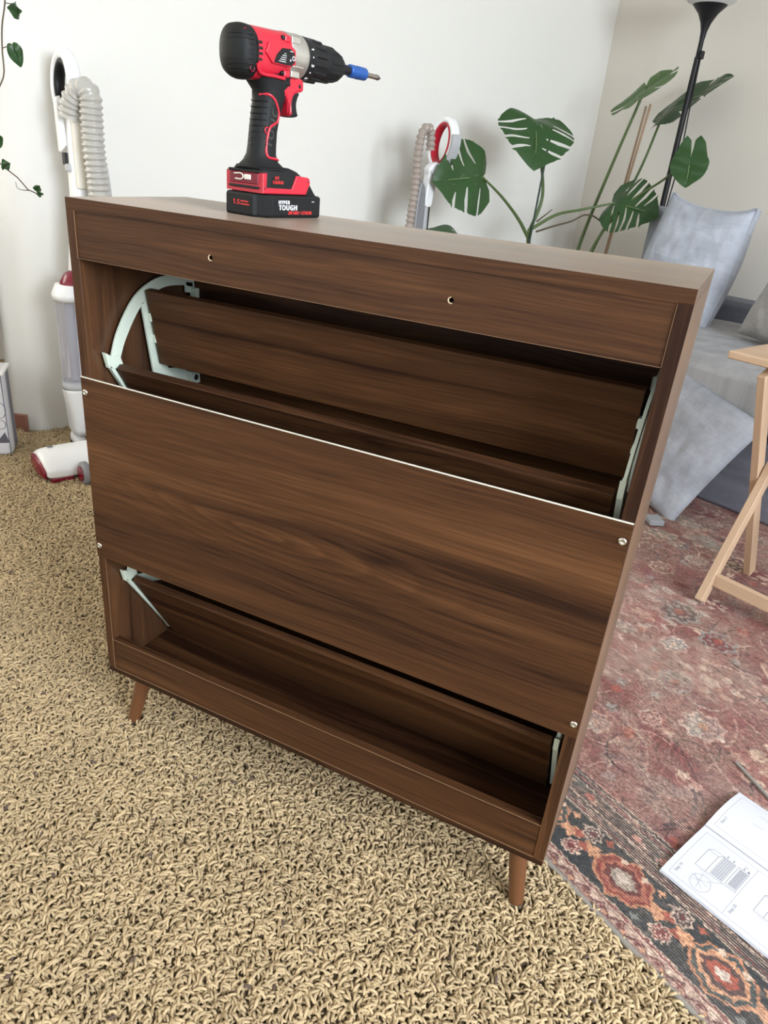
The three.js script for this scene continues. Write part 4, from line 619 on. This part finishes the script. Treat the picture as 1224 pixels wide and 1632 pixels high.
// ------------------------------------------------------------------ vacuum cleaner at the wall's end
function ribbed(pts, r, amp, n, seg) { return varTube(pts.map(p => V3(...p)), t => r + amp * Math.cos(t * n * Math.PI * 2), seg || n * 6, 18); }
{
  const va = rthing('upright_vacuum', [-1.40, 0, -0.45], 'white upright vacuum with clear ribbed hose beside the rounded wall end', 'vacuum', 'upright vacuums against the main wall');
  // loop handle seen nearly edge on
  const ring = (rx, ry, r, m, name, lab) => { const g = new THREE.TorusGeometry(1, r / ry, 14, 48); const p = g.attributes.position; for (let i = 0; i < p.count; i++) { p.setX(i, p.getX(i) * rx); p.setY(i, p.getY(i) * ry); p.setZ(i, p.getZ(i) * ry * 1.3); } g.computeVertexNormals(); g.rotateY(0.12); g.rotateX(-0.05); g.translate(-1.45, 1.105, -0.502); return part(name, g, m, va, lab); };
  ring(0.052, 0.078, 0.0165, M.whiteGloss, 'loop_handle'); ring(0.040, 0.062, 0.013, M.black, 'grip_lining', 'black lining inside the loop handle');
  part('body', loft('y', [[0.055, -1.42, 0.055, 0.045, 3.5, -0.455], [0.12, -1.42, 0.055, 0.042, 3.5, -0.452], [0.40, -1.43, 0.050, 0.036, 3.2, -0.475], [0.80, -1.435, 0.030, 0.024, 3, -0.507], [0.95, -1.435, 0.028, 0.024, 3, -0.510], [1.04, -1.43, 0.024, 0.022, 3, -0.512]], 32), M.white, va);
  part('grip_panel', box(0.012, 0.20, 0.030, -1.402, 0.925, -0.508, 0.005), M.cream, va); part('latch', box(0.008, 0.020, 0.008, -1.396, 0.905, -0.524, 0.002), M.darkRed, va);
  part('ribbed_hose', ribbed([[-1.410, 1.02, -0.492], [-1.395, 1.065, -0.500], [-1.370, 1.096, -0.520], [-1.350, 1.085, -0.532], [-1.348, 1.02, -0.534], [-1.348, 0.94, -0.534], [-1.348, 0.84, -0.540], [-1.350, 0.70, -0.548], [-1.36, 0.45, -0.57], [-1.385, 0.20, -0.57], [-1.395, 0.10, -0.52]], 0.0315, 0.0028, 66, 66 * 8), M.hose, va);
  part('crevice_tool', polyVY([[-0.466, 1.068], [-0.481, 1.074], [-0.489, 0.945], [-0.469, 0.925]], -1.455, 0.028, 0.003), M.white, va); part('tool_clip', box(0.03, 0.035, 0.016, -1.45, 0.905, -0.484, 0.004), M.black, va); part('clip_lip', box(0.03, 0.022, 0.022, -1.435, 0.882, -0.487, 0.004), M.lightGrey, va);
  part('side_tool', polyVY(smooth([[-0.575, 0.935], [-0.590, 0.905], [-0.602, 0.80], [-0.606, 0.70], [-0.585, 0.70], [-0.575, 0.85]], 30), -1.42, 0.04, 0.006), M.lightGrey, va);
  const can = part('dust_canister', (() => { const g = new THREE.LatheGeometry([[0.037, 0.228], [0.038, 0.232], [0.038, 0.502], [0.037, 0.506], [0.035, 0.506], [0.035, 0.230]].map(p => new THREE.Vector2(...p)), 36); g.translate(-1.385, 0, -0.424); return g; })(), M.clear, va, 'clear dust canister');
  part('filter_core', cyl(0.014, 0.016, 0.26, -1.385, 0.365, -0.428, 20), M.lightGrey, can);
  part('canister_collar', loft('y', [[0.495, -1.385, 0.046, 0.043, 2.2, -0.424], [0.515, -1.385, 0.047, 0.044, 2.2, -0.424], [0.545, -1.39, 0.042, 0.036, 2.2, -0.432]], 32), M.white, va);
  part('canister_cap', loft('y', [[0.530, -1.388, 0.042, 0.037, 2.1, -0.440], [0.555, -1.39, 0.040, 0.034, 2.1, -0.446], [0.575, -1.395, 0.030, 0.024, 2, -0.450], [0.583, -1.40, 0.012, 0.010, 2, -0.452]], 28), M.darkRed, va, 'dark red canister cap');
  part('release_button', box(0.012, 0.026, 0.014, -1.352, 0.472, -0.458, 0.003), M.darkRed, va);
  part('canister_ring', loft('y', [[0.205, -1.385, 0.040, 0.040, 2, -0.424], [0.215, -1.385, 0.044, 0.043, 2, -0.424], [0.232, -1.385, 0.041, 0.040, 2, -0.424]], 32), M.lightGrey, va);
  part('lower_housing', loft('y', [[0.040, -1.395, 0.035, 0.026, 2.6, -0.432], [0.06, -1.395, 0.043, 0.033, 2.6, -0.430], [0.14, -1.39, 0.044, 0.036, 2.6, -0.428], [0.20, -1.385, 0.044, 0.041, 2.3, -0.424], [0.208, -1.385, 0.040, 0.038, 2.2, -0.424]], 32), M.white, va);
  const pd = part('front_foot', loft('x', [[-1.425, 0.026, 0.018, 0.016, 2.6, -0.418], [-1.405, 0.026, 0.020, 0.022, 2.6, -0.418], [-1.37, 0.020, 0.013, 0.020, 2.6, -0.418], [-1.352, 0.014, 0.006, 0.013, 2.4, -0.418]], 24), M.white, va); part('foot_sole', box(0.075, 0.010, 0.042, -1.388, 0.006, -0.418, 0.003), M.black, pd);
  part('neck', tube([[-1.41, 0.07, -0.47], [-1.34, 0.075, -0.49], [-1.25, 0.065, -0.46], [-1.18, 0.055, -0.40]], 0.022, 30, 12), M.white, va);
  const hd = part('floor_head', (() => { const g = loft('x', [[-1.235, 0.040, 0.018, 0.140, 5, -0.372], [-1.225, 0.048, 0.030, 0.148, 5, -0.372], [-1.18, 0.056, 0.040, 0.152, 6, -0.372], [-1.13, 0.050, 0.034, 0.152, 6, -0.372], [-1.10, 0.036, 0.019, 0.146, 5, -0.372], [-1.094, 0.034, 0.012, 0.140, 5, -0.372]], 56); return g; })(), M.white, va);
  part('end_cap', (() => { const g = loft('x', [[-1.222, 0.042, 0.022, 0.010, 3, -0.224], [-1.18, 0.045, 0.030, 0.012, 3, -0.222], [-1.13, 0.040, 0.025, 0.011, 3, -0.223], [-1.105, 0.030, 0.012, 0.008, 3, -0.226]], 28); return g; })(), M.darkRed, hd, 'dark red end cap');
  part('front_skirt', box(0.012, 0.016, 0.07, -1.100, 0.014, -0.268, 0.004), M.darkRed, hd);
  for (let i = 0; i < 4; i++) part('vent_slot', box(0.004, 0.014, 0.0028, -1.1045, 0.046, -0.295 - i * 0.006), M.grey, hd);
  part('top_slot', box(0.006, 0.002, 0.016, -1.175, 0.0962, -0.262), M.grey, hd);
  const wh = part('wheel', (() => { const g = new THREE.LatheGeometry([[0, -0.012], [0.028, -0.012], [0.036, -0.009], [0.037, 0], [0.036, 0.009], [0.028, 0.012], [0, 0.012]].map(p => new THREE.Vector2(...p)), 32); g.rotateX(Math.PI / 2); g.translate(-1.062, 0.036, -0.325); return g; })(), M.grey, va, 'grey wheel with dark red hub'); part('hub', (() => { const g = cyl(0.024, 0.024, 0.004, 0, 0, 0, 24); g.rotateX(Math.PI / 2); g.translate(-1.062, 0.036, -0.3115); return g; })(), M.darkRed, wh);
  part('axle', rod(V3(-1.11, 0.036, -0.338), V3(-1.062, 0.036, -0.334), 0.008), M.grey, va);
}
{ // the second vacuum, behind the cabinet
  const vb = rthing('upright_vacuum', [-1.25, 0, -1.83], 'white and grey upright vacuum with red lined loop handle beside the monstera', 'vacuum', 'upright vacuums against the main wall');
  const cx = -1.879, cy = 1.068, ell = (rv, ry, n, tilt = 0) => Array.from({ length: n }, (_, i) => { const a = i / n * 6.2832, x = rv * Math.cos(a), y = ry * Math.sin(a); return [cx + x * Math.cos(tilt) - y * Math.sin(tilt), cy + x * Math.sin(tilt) + y * Math.cos(tilt)]; });
  const spin = g => { g.translate(1.25, 0, -cx); g.rotateY(-1.5); g.translate(-1.25, 0, cx); return g; };
  part('loop_handle', spin(polyVY(ell(0.066, 0.096, 44, 0.22), -1.25, 0.044, 0.010, [ell(0.043, 0.074, 40, 0.22).reverse()])), M.whiteGloss, vb);
  part('grip_lining', spin(polyVY(ell(0.0438, 0.0748, 44, 0.22), -1.250, 0.042, 0.0005, [ell(0.039, 0.070, 40, 0.22).reverse()])), M.red, vb, 'red lining of the loop handle');
  part('grip_cap', spin(polyVY(Array.from({ length: 24 }, (_, i) => { const o = i < 12, k = o ? i : 23 - i, a = (150 + k * 7) * Math.PI / 180, rv = o ? 0.069 : 0.058, ry = o ? 0.099 : 0.088, x = rv * Math.cos(a), y = -ry * Math.sin(a) * -1; return [cx + x * 0.976 - y * 0.218, cy + x * 0.218 + y * 0.976]; }), -1.250, 0.048, 0.002)), M.lightGrey, vb, 'grey soft cap on the handle');
  part('neck', polyVY(smooth([[-1.802, 0.975], [-1.806, 0.955], [-1.800, 0.90], [-1.800, 0.838], [-1.836, 0.838], [-1.846, 0.90], [-1.868, 0.955], [-1.875, 0.985], [-1.84, 1.0]], 40), -1.25, 0.036, 0.008), M.whiteGloss, vb);
  part('collar', (() => { const g = cyl(0.034, 0.033, 0.012, -1.25, 0.962, -1.838, 24); return g; })(), M.lightGrey, vb);
  part('wand', rod(V3(-1.25, 0.06, -1.817), V3(-1.25, 0.85, -1.818), 0.0115), M.lightGrey, vb);
  part('cord', rod(V3(-1.235, 0.10, -1.838), V3(-1.24, 0.845, -1.830), 0.003), M.black, vb);
  part('side_panel', polyVY(smooth([[-1.765, 0.93], [-1.752, 0.88], [-1.745, 0.70], [-1.742, 0.40], [-1.790, 0.40], [-1.796, 0.70], [-1.788, 0.90]], 36), -1.25, 0.05, 0.008), M.grey, vb);
  part('lower_body', loft('y', [[0.07, -1.27, 0.06, 0.06, 3, -1.78], [0.2, -1.27, 0.06, 0.06, 3, -1.78], [0.42, -1.26, 0.045, 0.05, 3, -1.78]], 28), M.white, vb);
  part('floor_head', box(0.20, 0.07, 0.27, -1.24, 0.042, -1.78, 0.02), M.white, vb);
  part('ribbed_hose', ribbed([[-1.25, 1.04, -1.812], [-1.248, 1.10, -1.803], [-1.245, 1.116, -1.782], [-1.243, 1.098, -1.758], [-1.242, 1.04, -1.744], [-1.242, 0.93, -1.746], [-1.242, 0.80, -1.738], [-1.242, 0.60, -1.728], [-1.25, 0.38, -1.735]], 0.0165, 0.0026, 42, 42 * 8), M.greyHose, vb);
}

// ------------------------------------------------------------------ trailing pothos hung at the upper left
{
  const ph = rthing('hanging_pothos', [-1.15, 1.62, -0.24], 'trailing pothos vine with heart shaped leaves hanging at the upper left', 'plant');
  const pot = part('hanging_pot', (() => { const g = new THREE.LatheGeometry([[0, 1.62], [0.07, 1.62], [0.095, 1.74], [0.10, 1.76], [0.088, 1.76], [0.083, 1.72], [0, 1.72]].map(p => new THREE.Vector2(...p)), 32); g.translate(-1.15, 0, -0.24); return g; })(), M.pot, ph);
  for (let i = 0; i < 3; i++) { const a = i / 3 * 6.283; part('cord', rod(V3(-1.15 + 0.097 * Math.cos(a), 1.755, -0.24 + 0.097 * Math.sin(a)), V3(-1.15, 2.442, -0.24), 0.002), M.twig, pot); }
  const vine = (pts, r) => part('vine', varTube(pts.map(p => V3(...p)), t => r * (1 - 0.3 * t), 60, 7), M.twig, ph);
  vine([[-1.15, 1.73, -0.25], [-1.13, 1.775, -0.32], [-1.13, 1.60, -0.32], [-1.15, 1.35, -0.285], [-1.15, 1.253, -0.276], [-1.15, 1.197, -0.262], [-1.15, 1.146, -0.256], [-1.15, 1.095, -0.253], [-1.15, 1.065, -0.238]], 0.0026);
  vine([[-1.15, 1.73, -0.22], [-1.13, 1.775, -0.16], [-1.14, 1.50, -0.15], [-1.15, 1.10, -0.16], [-1.15, 0.93, -0.19], [-1.15, 0.895, -0.216], [-1.15, 0.882, -0.230], [-1.15, 0.861, -0.257], [-1.15, 0.830, -0.283], [-1.15, 0.827, -0.296], [-1.15, 0.819, -0.311]], 0.0022);
  part('tendril', varTube([[-1.15, 0.832, -0.280], [-1.15, 0.833, -0.262], [-1.15, 0.838, -0.252], [-1.15, 0.852, -0.250]].map(p => V3(...p)), t => 0.0012 * (1 - 0.5 * t), 16, 5), M.twig, ph);
  const lf = (b, t, f, W, pet, seed) => { const B = V3(...b), T2 = V3(...t), { g } = leafGeo({ L: B.distanceTo(T2), W, cuts: 0, back: 0.12, droop: 0.15, fold: 0.2, seed }); const m = part('leaf', place(g, B, T2, V3(...f)), M.leaf, ph); void m; if (pet) part('petiole', tube([pet, b], 0.0012, 8, 5), M.twig, ph); };
  lf([-1.15, 1.248, -0.292], [-1.145, 1.217, -0.300], [0.25, 0.2, 0.95], 0.032, [-1.15, 1.247, -0.274], 2);
  lf([-1.15, 1.162, -0.281], [-1.145, 1.116, -0.294], [0.97, 0.1, 0.25], 0.036, [-1.15, 1.152, -0.257], 3);
  lf([-1.15, 0.955, -0.212], [-1.15, 0.928, -0.222], [0.97, 0.1, 0.25], 0.036, [-1.15, 0.952, -0.190], 4);
  lf([-1.15, 0.899, -0.236], [-1.14, 0.878, -0.219], [0.8, 0.5, 0.25], 0.022, [-1.15, 0.884, -0.229], 5);
  lf([-1.15, 0.832, -0.298], [-1.145, 0.846, -0.308], [0.97, 0.2, 0.2], 0.020, null, 6); lf([-1.15, 0.828, -0.300], [-1.14, 0.822, -0.314], [0.8, 0.5, 0.2], 0.014, null, 7);
}

// ------------------------------------------------------------------ at the far left: printed box and black cabinet
{
  const cv = document.createElement('canvas'); cv.width = 512; cv.height = 768; const c = cv.getContext('2d'); c.fillStyle = '#dcdce2'; c.fillRect(0, 0, 512, 768); c.strokeStyle = '#6d6d78'; c.lineWidth = 5;
  const e = (x, y, a, b, f) => { c.beginPath(); c.ellipse(x, y, a, b, 0, 0, 7); if (f) { c.fillStyle = f; c.fill(); } c.stroke(); };
  e(430, 120, 20, 20); e(380, 260, 70, 90); e(360, 285, 48, 55, '#55555f'); e(470, 340, 30, 70); e(380, 470, 62, 90, '#e8e8ee'); e(360, 480, 50, 72, '#4c4c56'); e(465, 470, 26, 40); c.fillStyle = '#5d5d68'; c.beginPath(); c.moveTo(420, 640); c.lineTo(480, 540); c.lineTo(500, 640); c.fill(); e(340, 690, 80, 90, '#53535d'); for (let i = 0; i < 6; i++) e(60 + 40 * i, 90 + (i * 97) % 500, 26, 38, i % 2 ? '#60606a' : null); c.strokeRect(14, 14, 484, 740);
  const t = new THREE.CanvasTexture(cv); t.colorSpace = THREE.SRGBColorSpace; t.magFilter = THREE.LinearFilter;
  const bx = rthing('printed_box', [-1.50, 0, -0.13], 'white storage box printed with grey shapes at the lower left', 'box');
  const g = new RoundedBoxGeometry(0.26, 0.285, 0.12, 4, 0.018); { const p = g.attributes.position, n = g.attributes.normal, uv = g.attributes.uv; for (let i = 0; i < p.count; i++) { if (Math.abs(n.getZ(i)) > 0.5) uv.setXY(i, p.getX(i) / 0.26 + 0.5, p.getY(i) / 0.285 + 0.5); else uv.setXY(i, 0.03 + 0.02 * (p.getZ(i) / 0.12), p.getY(i) / 0.285 + 0.5); } }
  g.rotateY(1.17); g.translate(-1.482, 0.1435, -0.105);
  part('carton', g, std(0xffffff, 0.6, { map: t }), bx);
  part('lid_edge', (() => { const q = box(0.268, 0.010, 0.128, 0, 0, 0, 0.004); q.rotateY(1.17); q.translate(-1.482, 0.278, -0.105); return q; })(), M.white, bx);
  const bc = rthing('side_cabinet', [-1.75, 0, -0.05], 'glossy black side cabinet on legs behind the printed box', 'cabinet');
  const R = q => { q.rotateY(1.3); q.translate(-1.79, 0, -0.098); return q; };
  const ca = part('carcass', R(box(0.28, 0.42, 0.22, 0, 0.545, 0, 0.006)), M.blackGloss, bc); part('door', R(box(0.268, 0.40, 0.012, 0, 0.545, 0.114, 0.003)), M.blackGloss, ca);
  for (const [x, z] of [[-0.12, 0.09], [0.12, 0.09], [-0.12, -0.09], [0.12, -0.09]]) part('leg', R(box(0.022, 0.335, 0.022, x, 0.1675, z, 0.003)), M.black, bc);
}

renderer.render(scene, camera);
